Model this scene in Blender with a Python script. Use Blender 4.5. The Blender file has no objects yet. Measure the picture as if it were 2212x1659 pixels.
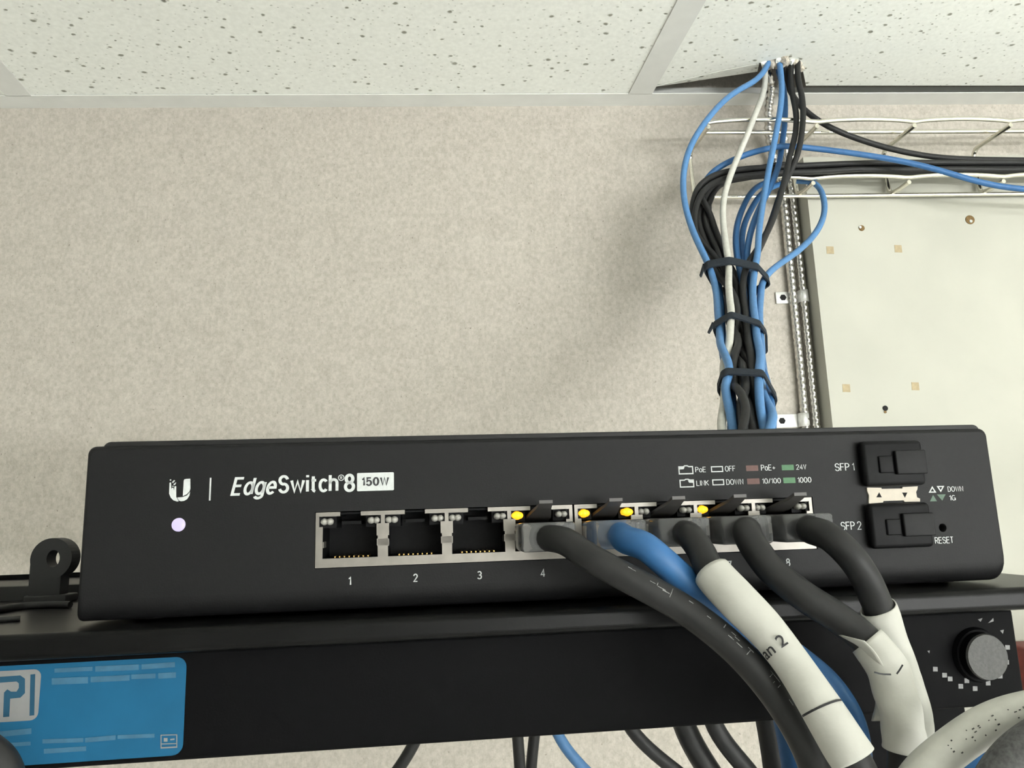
import bpy, bmesh, math, random
from mathutils import Vector, Matrix, Euler
random.seed(7)
scn = bpy.context.scene
COL = scn.collection
V = Vector
# ------------------------------------------------------------------ camera
F, CX, CY = 1602.24, 1106.0, 829.5            # focal length and centre in photo pixels (2212 x 1659)
PITCH, ROLL, YAW = 0.17998, -0.03307, 0.0531
ZC = 2.2                                       # camera height above the floor, metres
def cam_axes():
    cp, sp, cy, sy = math.cos(PITCH), math.sin(PITCH), math.cos(YAW), math.sin(YAW)
    f = V((sy*cp, cy*cp, sp)); r = V((cy, -sy, 0)); u = r.cross(f)
    cr, sr = math.cos(ROLL), math.sin(ROLL)
    return cr*r + sr*u, -sr*r + cr*u, f
RX, UX, FX = cam_axes()
cd = bpy.data.cameras.new('camera'); cam = bpy.data.objects.new('camera', cd); COL.objects.link(cam)
cd.sensor_width = 36; cd.sensor_fit = 'HORIZONTAL'; cd.lens = F/2212*36; cd.clip_start = 0.005; cd.clip_end = 50
cam.matrix_world = Matrix(((RX.x, UX.x, -FX.x, 0), (RX.y, UX.y, -FX.y, 0), (RX.z, UX.z, -FX.z, ZC), (0, 0, 0, 1)))
scn.camera = cam
# ------------------------------------------------------------------ world, view
w = bpy.data.worlds.new('world'); scn.world = w; w.use_nodes = True
w.node_tree.nodes['Background'].inputs[0].default_value = (.9, .93, 1, 1)
w.node_tree.nodes['Background'].inputs[1].default_value = 0.05
vs = scn.view_settings
vs.view_transform = 'Standard'; vs.look = 'None'; vs.gamma = 1; vs.exposure = 0.0
vs.use_curve_mapping = False
LAMP_POWER = 97.0                              # radiance of the ceiling lamps (built with the room below)
# ------------------------------------------------------------------ pixel -> place
def ray(px, py): return RX*((px-CX)/F) + UX*((CY-py)/F) + FX
def W(px, py, Y):                              # point at depth Y mm in front of the camera (measured square to the wall)
    d = ray(px, py); p = d*(Y/1000.0/d.y); return V((p.x, p.y, p.z+ZC))
def onZ(px, py, z):                            # point at absolute height z (m)
    d = ray(px, py); p = d*((z-ZC)/d.z); return V((p.x, p.y, z))
SO, SPS = V((-27.478, 166.081, -11.878)), 0.06264   # switch frame: number "1" under the first port, mm from camera
SEX, SEY = V((math.cos(SPS), math.sin(SPS), 0)), V((-math.sin(SPS), math.cos(SPS), 0))
def fp(px, py, off=0.0):                       # switch-local (x, z) in mm where a pixel meets the plane y = off of the switch frame
    d = ray(px, py); t = ((SO+SEY*off).dot(SEY))/d.dot(SEY); P = d*t - SO
    return P.dot(SEX), P.z
def SW(x, y, z):                               # switch-local mm -> world m
    p = SO + SEX*x + SEY*y; return V((p.x/1000, p.y/1000, (p.z+z)/1000+ZC))
SBASE = SW(0, 0, 0)
# ------------------------------------------------------------------ materials
MATS = {}
def mat(name, col, rough=.6, metal=0., spec=.5, var=0., scale=200., bump=0., bscale=None, trans=0., emit=None, es=0., ior=1.45, bdist=.001, alpha=None):
    m = bpy.data.materials.new(name); m.use_nodes = True; nt = m.node_tree; b = nt.nodes['Principled BSDF']
    b.inputs['Base Color'].default_value = (*col, 1); b.inputs['Roughness'].default_value = rough
    b.inputs['Metallic'].default_value = metal; b.inputs['Specular IOR Level'].default_value = spec
    b.inputs['IOR'].default_value = ior
    if trans: b.inputs['Transmission Weight'].default_value = trans
    if emit: b.inputs['Emission Color'].default_value = (*emit, 1); b.inputs['Emission Strength'].default_value = es
    if var or bump:
        tc = nt.nodes.new('ShaderNodeTexCoord'); n = nt.nodes.new('ShaderNodeTexNoise')
        n.inputs['Scale'].default_value = scale; n.inputs['Detail'].default_value = 5
        nt.links.new(tc.outputs['Object'], n.inputs['Vector'])
        if var:
            r = nt.nodes.new('ShaderNodeValToRGB'); e = r.color_ramp.elements
            e[0].position = .3; e[1].position = .7
            e[0].color = (*[max(0, c*(1-var)) for c in col], 1); e[1].color = (*[min(1, c*(1+var)) for c in col], 1)
            nt.links.new(n.outputs['Fac'], r.inputs[0]); nt.links.new(r.outputs[0], b.inputs['Base Color'])
        if bump:
            n2 = n
            if bscale:
                n2 = nt.nodes.new('ShaderNodeTexNoise'); n2.inputs['Scale'].default_value = bscale; n2.inputs['Detail'].default_value = 4
                nt.links.new(tc.outputs['Object'], n2.inputs['Vector'])
            bp = nt.nodes.new('ShaderNodeBump'); bp.inputs['Strength'].default_value = bump; bp.inputs['Distance'].default_value = bdist
            nt.links.new(n2.outputs['Fac'], bp.inputs['Height']); nt.links.new(bp.outputs[0], b.inputs['Normal'])
    MATS[name] = m; return m
mat('black_panel', (.0072, .0072, .0076), .52, spec=.2, var=.12, scale=900, bump=.12, bscale=2500, bdist=.0002)  # black lowered further to stand in for blocked front light
mat('black_lid', (.010, .010, .010), .5, spec=.28, var=.1, scale=700, bump=.1, bscale=2500, bdist=.0002)
mat('shelf_black', (.003, .003, .003), .33, spec=.15, var=.25, scale=120, bump=.1, bscale=1800, bdist=.0002)
mat('unit_black', (.0022, .0022, .0026), .6, spec=.07, var=.15, scale=500, bump=.1, bscale=2000, bdist=.0002)  # darkened so the colour carries shade from the lip and blocked front light
mat('print_white', (.54, .56, .55), .6, var=.08, scale=1500)
mat('plate_cream', (.56, .50, .41), .5, var=.05, scale=600)
mat('print_dim', (.20, .20, .20), .6, var=.15, scale=2500)
mat('print_faint', (.26, .26, .26), .6, var=.4, scale=2500)
mat('print_red', (.105, .05, .042), .6, var=.1, scale=900)
mat('print_green', (.065, .165, .08), .6, var=.1, scale=900)
mat('print_green_dim', (.085, .14, .10), .6, var=.1, scale=900)
mat('print_black', (.02, .02, .022), .6, var=.1, scale=900)
mat('shield_metal', (.22, .205, .185), .42, metal=.75, var=.1, scale=300, bump=.05, bscale=1500, bdist=.0001)
mat('port_black', (.004, .004, .0045), .5, spec=.14, var=.2, scale=800)
mat('dust_grip', (.007, .007, .0075), .55, spec=.22, var=.2, scale=800)
mat('gold', (.8, .55, .2), .3, metal=1, var=.05, scale=500)
mat('lens_clear', (.34, .33, .30), .2, spec=.6, var=.1, scale=900)
mat('lens_amber', (.9, .5, .02), .3, emit=(1.0, .43, .015), es=1.35, var=.1, scale=900)
mat('status_white', (.05, .05, .06), .3, emit=(.80, .70, 1), es=.92, var=.02, scale=900)
mat('clear_plastic', (.90, .91, .92), .04, trans=.9, ior=1.42, var=.03, scale=500)
mat('smoky_plastic', (.11, .103, .098), .35, trans=.3, ior=1.35, var=.05, scale=500)
mat('plug_core', (.30, .28, .25), .5, var=.2, scale=300)
mat('cable_black', (.019, .019, .019), .5, spec=.3, var=.15, scale=300, bump=.06, bscale=900, bdist=.0003)
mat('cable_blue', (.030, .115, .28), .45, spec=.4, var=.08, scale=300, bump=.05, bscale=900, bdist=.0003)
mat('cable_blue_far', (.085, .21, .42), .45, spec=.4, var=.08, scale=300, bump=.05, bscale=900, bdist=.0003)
mat('cable_white', (.56, .555, .50), .5, spec=.4, var=.08, scale=300, bump=.05, bscale=900, bdist=.0003)
mat('cable_grey', (.10, .10, .10), .6, var=.4, scale=1500, bump=.3, bscale=1500, bdist=.0004)
mat('label_paper', (.50, .495, .445), .65, var=.04, scale=200, bump=.25, bscale=350, bdist=.0006)
mat('sleeve_rubber', (.012, .012, .012), .6, var=.1, scale=300)
mat('velcro', (.012, .018, .026), .9, var=.3, scale=900, bump=.4, bscale=1500, bdist=.0008)
mat('sticker_blue', (.010, .085, .17), .5, spec=.15, var=.06, scale=120)
mat('sticker_pale', (.045, .12, .19), .5, spec=.15, var=.12, scale=400)
mat('sticker_white', (.20, .20, .20), .5, var=.06, scale=300)
mat('sticker_mark', (.018, .065, .11), .5, spec=.15, var=.08, scale=300)
mat('knob_face', (.05, .05, .047), .55, var=.25, scale=1800, bump=.2, bscale=2500, bdist=.0003)
mat('steel_wire', (.82, .79, .70), .22, metal=1, var=.08, scale=200)
mat('galvanised', (.78, .78, .75), .38, metal=.45, var=.12, scale=200)
mat('armour', (.60, .58, .55), .25, metal=1, var=.15, scale=150)
mat('trim_paint', (.74, .745, .71), .5, var=.04, scale=40)
mat('room_paint', (.76, .76, .74), .8, var=.03, scale=20)
mat('floor_tile', (.68, .68, .66), .5, var=.1, scale=15)
mat('deck_dark', (.06, .055, .05), .9, var=.2, scale=10)
mat('lamp_lens', (.9, .9, .88), .5, emit=(.985, 1, .985), es=LAMP_POWER, var=.01, scale=5)
mat('lamp_housing', (.8, .8, .78), .5, var=.02, scale=20)
mat('fibre', (.55, .50, .42), .95, var=.3, scale=300, bump=.8, bscale=500, bdist=.002)
mat('red_box', (.16, .022, .016), .5, var=.2, scale=150)
mat('tan_mark', (.40, .325, .20), .8, var=.15, scale=200)
mat('rust', (.16, .10, .035), .8, var=.4, scale=500)
mat('hole_dark', (.008, .008, .008), .9, var=.1, scale=500)
def wall_material():
    m = bpy.data.materials.new('wall_vinyl'); m.use_nodes = True; nt = m.node_tree; b = nt.nodes['Principled BSDF']
    b.inputs['Roughness'].default_value = .75; b.inputs['Specular IOR Level'].default_value = .25
    tc = nt.nodes.new('ShaderNodeTexCoord'); mp = nt.nodes.new('ShaderNodeMapping'); mp.inputs['Scale'].default_value = (1, 1, .8)
    nt.links.new(tc.outputs['Object'], mp.inputs['Vector'])
    def noise(s, d): 
        n = nt.nodes.new('ShaderNodeTexNoise'); n.inputs['Scale'].default_value = s; n.inputs['Detail'].default_value = d
        nt.links.new(mp.outputs[0], n.inputs['Vector']); return n
    n1, n2, n3 = noise(330, 5), noise(60, 5), noise(400, 3)
    n1.inputs['Roughness'].default_value = .65
    r1 = nt.nodes.new('ShaderNodeValToRGB'); e = r1.color_ramp.elements
    e[0].position = .28; e[0].color = (.385, .352, .30, 1); e[1].position = .68; e[1].color = (.54, .505, .445, 1)
    nt.links.new(n1.outputs['Fac'], r1.inputs[0])
    r2 = nt.nodes.new('ShaderNodeValToRGB'); e = r2.color_ramp.elements
    e[0].position = .3; e[0].color = (.93, .93, .93, 1); e[1].position = .7; e[1].color = (1, 1, 1, 1)
    nt.links.new(n2.outputs['Fac'], r2.inputs[0])
    r3 = nt.nodes.new('ShaderNodeValToRGB'); e = r3.color_ramp.elements
    e[0].position = .25; e[0].color = (.5, .48, .45, 1); e[1].position = .34; e[1].color = (1, 1, 1, 1)
    nt.links.new(n3.outputs['Fac'], r3.inputs[0])
    a = r1.outputs[0]
    for o in (r2.outputs[0], r3.outputs[0]):
        x = nt.nodes.new('ShaderNodeMix'); x.data_type = 'RGBA'; x.blend_type = 'MULTIPLY'; x.inputs['Factor'].default_value = 1
        nt.links.new(a, x.inputs['A']); nt.links.new(o, x.inputs['B']); a = x.outputs['Result']
    nt.links.new(a, b.inputs['Base Color'])
    bp = nt.nodes.new('ShaderNodeBump'); bp.inputs['Strength'].default_value = .35; bp.inputs['Distance'].default_value = .0012
    nt.links.new(n1.outputs['Fac'], bp.inputs['Height']); nt.links.new(bp.outputs[0], b.inputs['Normal'])
    MATS['wall_vinyl'] = m
wall_material()
def tile_material():
    m = bpy.data.materials.new('ceiling_tile'); m.use_nodes = True; nt = m.node_tree; b = nt.nodes['Principled BSDF']
    b.inputs['Roughness'].default_value = .9; b.inputs['Specular IOR Level'].default_value = .1
    tc = nt.nodes.new('ShaderNodeTexCoord')
    def dots(scale, r0, r1, keep, seed):
        mp = nt.nodes.new('ShaderNodeMapping'); mp.inputs['Scale'].default_value = (scale*.75, scale, scale*.01); mp.inputs['Location'].default_value = (seed, seed*.7, 0)
        mp.inputs['Rotation'].default_value = (0, 0, seed)
        nt.links.new(tc.outputs['Object'], mp.inputs['Vector'])
        nz = nt.nodes.new('ShaderNodeTexNoise'); nz.inputs['Scale'].default_value = 2.2; nz.inputs['Detail'].default_value = 3
        nt.links.new(mp.outputs[0], nz.inputs['Vector'])
        mx = nt.nodes.new('ShaderNodeMix'); mx.data_type = 'VECTOR'; mx.inputs['Factor'].default_value = .22
        nt.links.new(mp.outputs[0], mx.inputs['A']); nt.links.new(nz.outputs['Color'], mx.inputs['B'])
        v = nt.nodes.new('ShaderNodeTexVoronoi'); v.voronoi_dimensions = '2D'; v.inputs['Scale'].default_value = 1
        nt.links.new(mx.outputs['Result'], v.inputs['Vector'])
        sp = nt.nodes.new('ShaderNodeSeparateColor'); nt.links.new(v.outputs['Color'], sp.inputs[0])
        # radius limit varies per cell
        mr = nt.nodes.new('ShaderNodeMapRange'); mr.inputs['From Min'].default_value = keep; mr.inputs['From Max'].default_value = 1
        mr.inputs['To Min'].default_value = r0; mr.inputs['To Max'].default_value = r1
        nt.links.new(sp.outputs[0], mr.inputs['Value'])
        gt = nt.nodes.new('ShaderNodeMath'); gt.operation = 'GREATER_THAN'; gt.inputs[1].default_value = keep; nt.links.new(sp.outputs[0], gt.inputs[0])
        dv = nt.nodes.new('ShaderNodeMath'); dv.operation = 'DIVIDE'; nt.links.new(v.outputs['Distance'], dv.inputs[0]); nt.links.new(mr.outputs[0], dv.inputs[1])
        ss = nt.nodes.new('ShaderNodeMapRange'); ss.inputs['From Min'].default_value = .55; ss.inputs['From Max'].default_value = 1.15; ss.inputs['To Min'].default_value = 1; ss.inputs['To Max'].default_value = 0
        nt.links.new(dv.outputs[0], ss.inputs['Value'])
        mu = nt.nodes.new('ShaderNodeMath'); mu.operation = 'MULTIPLY'; nt.links.new(ss.outputs[0], mu.inputs[0]); nt.links.new(gt.outputs[0], mu.inputs[1])
        return mu.outputs[0]
    d1 = dots(110, .05, .17, .66, 1.3); d2 = dots(260, .07, .22, .7, 4.1)
    h = nt.nodes.new('ShaderNodeMath'); h.operation = 'MULTIPLY'; h.inputs[1].default_value = .45; nt.links.new(d2, h.inputs[0])
    mxm = nt.nodes.new('ShaderNodeMath'); mxm.operation = 'MAXIMUM'; nt.links.new(d1, mxm.inputs[0]); nt.links.new(h.outputs[0], mxm.inputs[1])
    n = nt.nodes.new('ShaderNodeTexNoise'); n.inputs['Scale'].default_value = 250; n.inputs['Detail'].default_value = 3
    nt.links.new(tc.outputs['Object'], n.inputs['Vector'])
    r = nt.nodes.new('ShaderNodeValToRGB'); e = r.color_ramp.elements
    e[0].position = .3; e[0].color = (.85, .865, .81, 1); e[1].position = .7; e[1].color = (.93, .945, .89, 1)
    nt.links.new(n.outputs['Fac'], r.inputs[0])
    x = nt.nodes.new('ShaderNodeMix'); x.data_type = 'RGBA'; nt.links.new(mxm.outputs[0], x.inputs['Factor'])
    nt.links.new(r.outputs[0], x.inputs['A']); x.inputs['B'].default_value = (.30, .30, .25, 1)
    nt.links.new(x.outputs['Result'], b.inputs['Base Color'])
    bp = nt.nodes.new('ShaderNodeBump'); bp.inputs['Strength'].default_value = .5; bp.inputs['Distance'].default_value = .001; bp.invert = True
    nt.links.new(mxm.outputs[0], bp.inputs['Height']); nt.links.new(bp.outputs[0], b.inputs['Normal'])
    MATS['ceiling_tile'] = m
tile_material()
def board_material():
    m = mat('board_paint', (.455, .45, .385), .6, var=.05, scale=12, bump=.1, bscale=90, bdist=.0006)
board_material()
# ------------------------------------------------------------------ builders
class MB:
    def __init__(s): s.v = []; s.f = []; s.sm = []
    def add(s, vs, fs, smooth=False):
        o = len(s.v); s.v += [V(p) for p in vs]; s.f += [tuple(i+o for i in f) for f in fs]; s.sm += [smooth]*len(fs); return s
    def box(s, x0, x1, y0, y1, z0, z1):
        return s.add([(x0, y0, z0), (x1, y0, z0), (x1, y1, z0), (x0, y1, z0), (x0, y0, z1), (x1, y0, z1), (x1, y1, z1), (x0, y1, z1)],
                     [(0, 3, 2, 1), (4, 5, 6, 7), (0, 1, 5, 4), (1, 2, 6, 5), (2, 3, 7, 6), (3, 0, 4, 7)])
    def bbox(s, x0, x1, y0, y1, z0, z1, r, seg=3):        # bevelled box
        bm = bmesh.new(); bmesh.ops.create_cube(bm, size=1)
        for q in bm.verts: q.co = V(((x0+x1)/2+q.co.x*(x1-x0), (y0+y1)/2+q.co.y*(y1-y0), (z0+z1)/2+q.co.z*(z1-z0)))
        bmesh.ops.bevel(bm, geom=bm.edges[:], offset=r, segments=seg, affect='EDGES', profile=.5)
        return s.frombm(bm)
    def frombm(s, bm, smooth=True):
        bm.verts.index_update(); s.add([q.co.copy() for q in bm.verts], [[q.index for q in f.verts] for f in bm.faces], smooth); bm.free(); return s
    def prism(s, pts, a, b, axis='y'):                    # polygon (u, v) extruded between a and b; axis y: (u, v) = (x, z); axis z: (x, y)
        def P(u, v, t): return (u, t, v) if axis == 'y' else (u, v, t)
        n = len(pts)
        return s.add([P(u, v, a) for u, v in pts]+[P(u, v, b) for u, v in pts],
                     [tuple(range(n)), tuple(range(2*n-1, n-1, -1))]+[(i, i+n, (i+1) % n+n, (i+1) % n) for i in range(n)])
    def tube(s, pts, rad, sides=12, cap=True, smooth=True, flat=1.0):
        fr = frames(pts); vs = []; n = len(pts)
        for i, (c, t, a, b) in enumerate(fr):
            r = rad(i/(n-1)) if callable(rad) else rad
            for k in range(sides):
                q = 2*math.pi*k/sides; vs.append(c+a*(r*math.cos(q))+b*(r*flat*math.sin(q)))
        fs = [(i*sides+k, i*sides+(k+1) % sides, (i+1)*sides+(k+1) % sides, (i+1)*sides+k) for i in range(n-1) for k in range(sides)]
        s.add(vs, fs, smooth)
        if cap: s.add([vs[k] for k in range(sides)]+[vs[(n-1)*sides+k] for k in range(sides)], [tuple(range(sides-1, -1, -1)), tuple(range(sides, 2*sides))])
        return s
    def cyl(s, c, axis, r, h, n=20, r2=None):             # axis vector; from c to c+axis*h
        a = V(axis).normalized(); return s.tube([V(c), V(c)+a*h], (lambda t: r+(r2-r)*t) if r2 is not None else r, n, True, True)
    def ell(s, c, rx, ry, rz, n=12):
        bm = bmesh.new(); bmesh.ops.create_uvsphere(bm, u_segments=n, v_segments=max(6, n//2+2), radius=1)
        for q in bm.verts: q.co = V((c[0]+q.co.x*rx, c[1]+q.co.y*ry, c[2]+q.co.z*rz))
        return s.frombm(bm)
def frames(pts):
    n = len(pts); out = []; a = None
    for i in range(n):
        t = (pts[min(i+1, n-1)]-pts[max(i-1, 0)]).normalized()
        if a is None:
            a = t.cross(V((0, 0, 1)))
            if a.length < .1: a = t.cross(V((0, 1, 0)))
            a.normalize()
        else:
            a = (a-t*a.dot(t)); a.normalize()
        out.append((pts[i], t, a, t.cross(a).normalized()))
    return out
def spline(P, step=8):
    P = [V(p) for p in P]; Q = [P[0]*2-P[1]]+P+[P[-1]*2-P[-2]]; out = []
    for i in range(1, len(Q)-2):
        a, b, c, d = Q[i-1:i+3]
        for k in range(step):
            t = k/step
            out.append(.5*((2*b)+(c-a)*t+(2*a-5*b+4*c-d)*t*t+(3*b-a-3*c+d)*t**3))
    out.append(P[-1]); return out
def wp(*tri): return [W(*t) for t in tri]
OFF = {}
def obj(name, mb, m, parent=None, origin=None, bevel=None):
    """link mb as one mesh object; verts are in the frame of the top-level thing (world for things built in world space)"""
    me = bpy.data.meshes.new(name)
    o_ = OFF.get(parent.name, V((0, 0, 0))) if parent else (V(origin) if origin is not None else V((0, 0, 0)))
    me.from_pydata([tuple(q-o_) for q in mb.v], [], mb.f)
    me.polygons.foreach_set('use_smooth', mb.sm); me.update()
    bm = bmesh.new(); bm.from_mesh(me); bmesh.ops.recalc_face_normals(bm, faces=bm.faces); bm.to_mesh(me); bm.free()
    o = bpy.data.objects.new(name, me); COL.objects.link(o)
    me.materials.append(MATS[m] if isinstance(m, str) else m)
    if parent: o.parent = parent; OFF[o.name] = o_
    else: o.location = o_
    if bevel:
        b = o.modifiers.new('bevel', 'BEVEL'); b.width = bevel; b.segments = 2; b.limit_method = 'ANGLE'
    return o
def tag(o, label=None, cat=None, group=None, kind=None):
    if label: o['label'] = label
    if cat: o['category'] = cat
    if group: o['group'] = group
    if kind: o['kind'] = kind
    return o
def base_of(mb):
    xs = [q.x for q in mb.v]; ys = [q.y for q in mb.v]; zs = [q.z for q in mb.v]
    return V(((min(xs)+max(xs))/2, (min(ys)+max(ys))/2, min(zs)))
def single(name, mb, m, label, cat, group=None, kind=None):
    return tag(obj(name, mb, m, origin=base_of(mb)), label, cat, group, kind)
def thing(name, label, cat, base, group=None, kind=None, rotz=None):
    o = bpy.data.objects.new(name, None); COL.objects.link(o); o.location = base; o.empty_display_size = .02
    if rotz is not None: o.rotation_euler = (0, 0, rotz); OFF[o.name] = V((0, 0, 0))   # parts in local frame
    else: OFF[o.name] = V(base)                                                       # parts in world frame
    return tag(o, label, cat, group, kind)
def struct(name, mb, m, parent=None):
    o = obj(name, mb, m, parent, origin=base_of(mb) if not parent else None)
    if not parent: o['kind'] = 'structure'
    return o
def subset(P, a, b): n = len(P); return P[int(a*n):max(int(a*n)+2, int(b*n))]

# ================================================================== THE ROOM
D, HZ = .6995, ZC+.4183                         # wall distance, ceiling grid height
X0, X1, Y0, TOPZ = -2.7, 2.4, -2.6, HZ+.4
struct('floor', MB().box(X0-.1, X1+.1, Y0-.1, D+.1, -.05, 0), 'floor_tile')
struct('wall_back', MB().box(X0-.1, X1+.1, D, D+.1, 0, TOPZ), 'wall_vinyl')
struct('wall_left', MB().box(X0-.1, X0, Y0, D, 0, TOPZ), 'room_paint')
struct('wall_right', MB().box(X1, X1+.1, Y0, D, 0, TOPZ), 'room_paint')
struct('wall_front', MB().box(X0-.1, X1+.1, Y0-.1, Y0, 0, TOPZ), 'room_paint')
struct('trim_1', MB().box(X0, X1, D-.022, D, HZ, HZ+.0008).box(X0, X1, D-.0008, D, HZ+.0008, HZ+.02), 'trim_paint')
TA, TX, SPN = .0939, .1616, .6085               # grid tees run slightly askew to the wall
YF = D-.022-1.2                                 # far end of the first tile row
ceil = struct('ceiling', MB().box(X0-.1, X1+.1, Y0-.1, D+.1, TOPZ, TOPZ+.05), 'deck_dark')
OFF[ceil.name] = ceil.location.copy()
obj('ceiling_panel', MB().box(X0, X1, Y0, YF-.001, HZ+.001, HZ+.016), 'ceiling_tile', ceil)
def tx(k, y, e=0.): return TX+SPN*k+e+TA*(D-y)
for k in range(-4, 4):
    mb = MB(); zt = HZ+.0009
    a, b = D-.0215, YF-.02
    mb.add([(tx(k, a), a, HZ), (tx(k, a, .024), a, HZ), (tx(k, b, .024), b, HZ), (tx(k, b), b, HZ)]+
           [(tx(k, a), a, zt), (tx(k, a, .024), a, zt), (tx(k, b, .024), b, zt), (tx(k, b), b, zt)],
           [(0, 1, 2, 3), (7, 6, 5, 4), (0, 4, 5, 1), (1, 5, 6, 2), (2, 6, 7, 3), (3, 7, 4, 0)])
    mb.add([(tx(k, a, .011), a, zt), (tx(k, a, .013), a, zt), (tx(k, b, .013), b, zt), (tx(k, b, .011), b, zt)]+
           [(tx(k, a, .011), a, zt+.03), (tx(k, a, .013), a, zt+.03), (tx(k, b, .013), b, zt+.03), (tx(k, b, .011), b, zt+.03)],
           [(0, 1, 2, 3), (7, 6, 5, 4), (0, 4, 5, 1), (1, 5, 6, 2), (2, 6, 7, 3), (3, 7, 4, 0)])
    obj('ceiling_tee', mb, 'trim_paint', ceil)
zb = HZ+.0012
for k in range(-5, 3):
    if k == 0: continue
    a, b = D-.012, YF+.001
    l0 = lambda y: max(X0, tx(k, y, .015)); r0 = lambda y: min(X1, tx(k+1, y, .009))
    obj('ceiling_tile', MB().prism([(l0(a), a), (r0(a), a), (r0(b), b), (l0(b), b)], zb, zb+.015, 'z'), 'ceiling_tile', ceil)
# the tile that was broken for the cables; lifted a little on the wall side
zl = zb+.003
edge = [(1402, 187), (1470, 172), (1560, 151), (1640, 136), (1668, 129), (1692, 123), (1718, 131), (1733, 142), (1736, 160), (1741, 185)]
poly = [onZ(px, py, zl).xy for px, py in edge]
y1 = onZ(1745, 187, zl).y
pts = [(tx(0, YF, .015), YF+.001), (tx(0, D-.1, .013), D-.1)]+[(p.x, p.y) for p in poly]+[(tx(1, y1, .009), y1), (tx(1, YF, .009), YF+.001)]
mb = MB().prism(pts, zl, zl+.015, 'z')
tile = obj('broken_ceiling_tile', mb, 'ceiling_tile', ceil)
# bent up corner of the tile beside the cables
cr = [onZ(px, py, zl) for px, py in [(1404, 189), (1470, 174), (1560, 153), (1640, 138)]]
lo = [onZ(px, py, zl+.004) for px, py in [(1412, 188), (1476, 179), (1562, 166), (1636, 155)]]
mb = MB()
for a, b in zip(range(3), range(1, 4)):
    q = [cr[a], cr[b], lo[b], lo[a]]; up = V((0, 0, .008))
    mb.add(q+[p+up for p in q], [(0, 1, 2, 3), (7, 6, 5, 4), (0, 4, 5, 1), (1, 5, 6, 2), (2, 6, 7, 3), (3, 7, 4, 0)])
obj('bent_tile_corner', mb, 'ceiling_tile', ceil)
# torn fibre around the hole
for i in range(14):
    px, py = [(1650, 139), (1660, 143), (1668, 137), (1676, 139), (1684, 131), (1690, 135), (1697, 128), (1703, 137), (1709, 133), (1716, 138), (1722, 139), (1728, 148), (1714, 147), (1700, 143)][i]
    c = onZ(px, py, zl-.001); bm = bmesh.new(); bmesh.ops.create_icosphere(bm, subdivisions=1, radius=1)
    s_ = random.uniform(.0028, .0056)
    for q in bm.verts: q.co = c+V((q.co.x*s_*random.uniform(.6, 1.6), q.co.y*s_*random.uniform(.6, 1.4), q.co.z*s_*random.uniform(.5, 1.5)))
    obj('torn_fibre', MB().frombm(bm, False), 'fibre' if i % 4 else 'ceiling_tile', ceil)
# ceiling lamps: two unseen tube fittings, hung low so they brighten the ceiling
DROP = .55
def lamp(x, y, label):
    zl_ = HZ-DROP
    t = thing('ceiling_lamp', label, 'lamp', (x, y, zl_-.03), 'hanging tube lamps')
    obj('housing', MB().box(x-.62, x+.62, y-.03, y+.03, zl_+.045, zl_+.075), 'lamp_housing', t)
    for s_ in (-.5, .5): obj('hanger', MB().cyl((x+s_, y, zl_+.075), (0, 0, 1), .003, DROP-.075, 8), 'lamp_housing', t)
    for e_ in (-.61, .60): obj('end_cap', MB().box(x+e_, x+e_+.01, y-.07, y+.07, zl_-.02, zl_+.075), 'lamp_housing', t)
    for d_ in (-.045, .045): obj('tube', MB().cyl((x-.6, y+d_, zl_), (1, 0, 0), .019, 1.2, 16), 'lamp_lens', t)
lamp(1.2, -1.0, 'long two tube lamp hanging in front of the cream board')
lamp(1.2, -2.15, 'added unseen two tube lamp hanging near the far side of the room')  # added lamp, set back here to steepen the light falloff
# painted backboard on the wall
bt = W(1900, 338, 675).z
rag = [(.335+i*.02, bt+random.choice([0, 0, 0, -.001, .0008, .0012])) for i in range(90) if .335+i*.02 < X1-.4]
mb = MB().prism([(.335, ZC-1.2)]+rag+[(rag[-1][0], ZC-1.2)], .675, D-.0005, 'y')
board = thing('backboard', 'cream painted plywood board fixed to the wall behind the cable tray', 'board', (1.0, .69, ZC-1.2))
obj('panel', mb, 'board_paint', board)
def disc_on(px, py, rpx, m, name, parent, Y=675, h=.0006):
    c = W(px, py, Y); r = rpx*Y/F/1000; obj(name, MB().cyl(c, (0, -1, 0), r, h, 18), m, parent)
for px, py in [(1793, 540), (1940, 537), (1828, 838), (1977, 834)]:
    c = W(px, py, 675); s_ = .0038
    obj('adhesive_mark', MB().prism([(c.x-s_, c.z-s_), (c.x+s_*.95, c.z-s_*1.1), (c.x+s_, c.z+s_*.9), (c.x-s_*.9, c.z+s_)], .6748, .675, 'y'), 'tan_mark', board)
disc_on(2095, 475, 11, 'rust', 'screw_anchor', board); disc_on(2097, 478, 3.5, 'print_white', 'anchor_centre', board, 674.2)
disc_on(1861, 493, 7, 'rust', 'nail_hole', board); disc_on(1858, 491, 3, 'trim_paint', 'nail_hole_chip', board, 674.2)
disc_on(1912, 882, 6, 'hole_dark', 'nail_hole', board); disc_on(1912, 890, 3, 'rust', 'nail_hole', board)
# red box fixed on the board, mostly hidden by the rack unit
c = W(2201, 1393, 655)
mb = MB().bbox(c.x-.006, c.x+.09, .62, .675, c.z-.16, c.z, .004); single('wall_box', mb, 'red_box', 'red plastic box on the board behind the rack unit', 'box')

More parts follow.
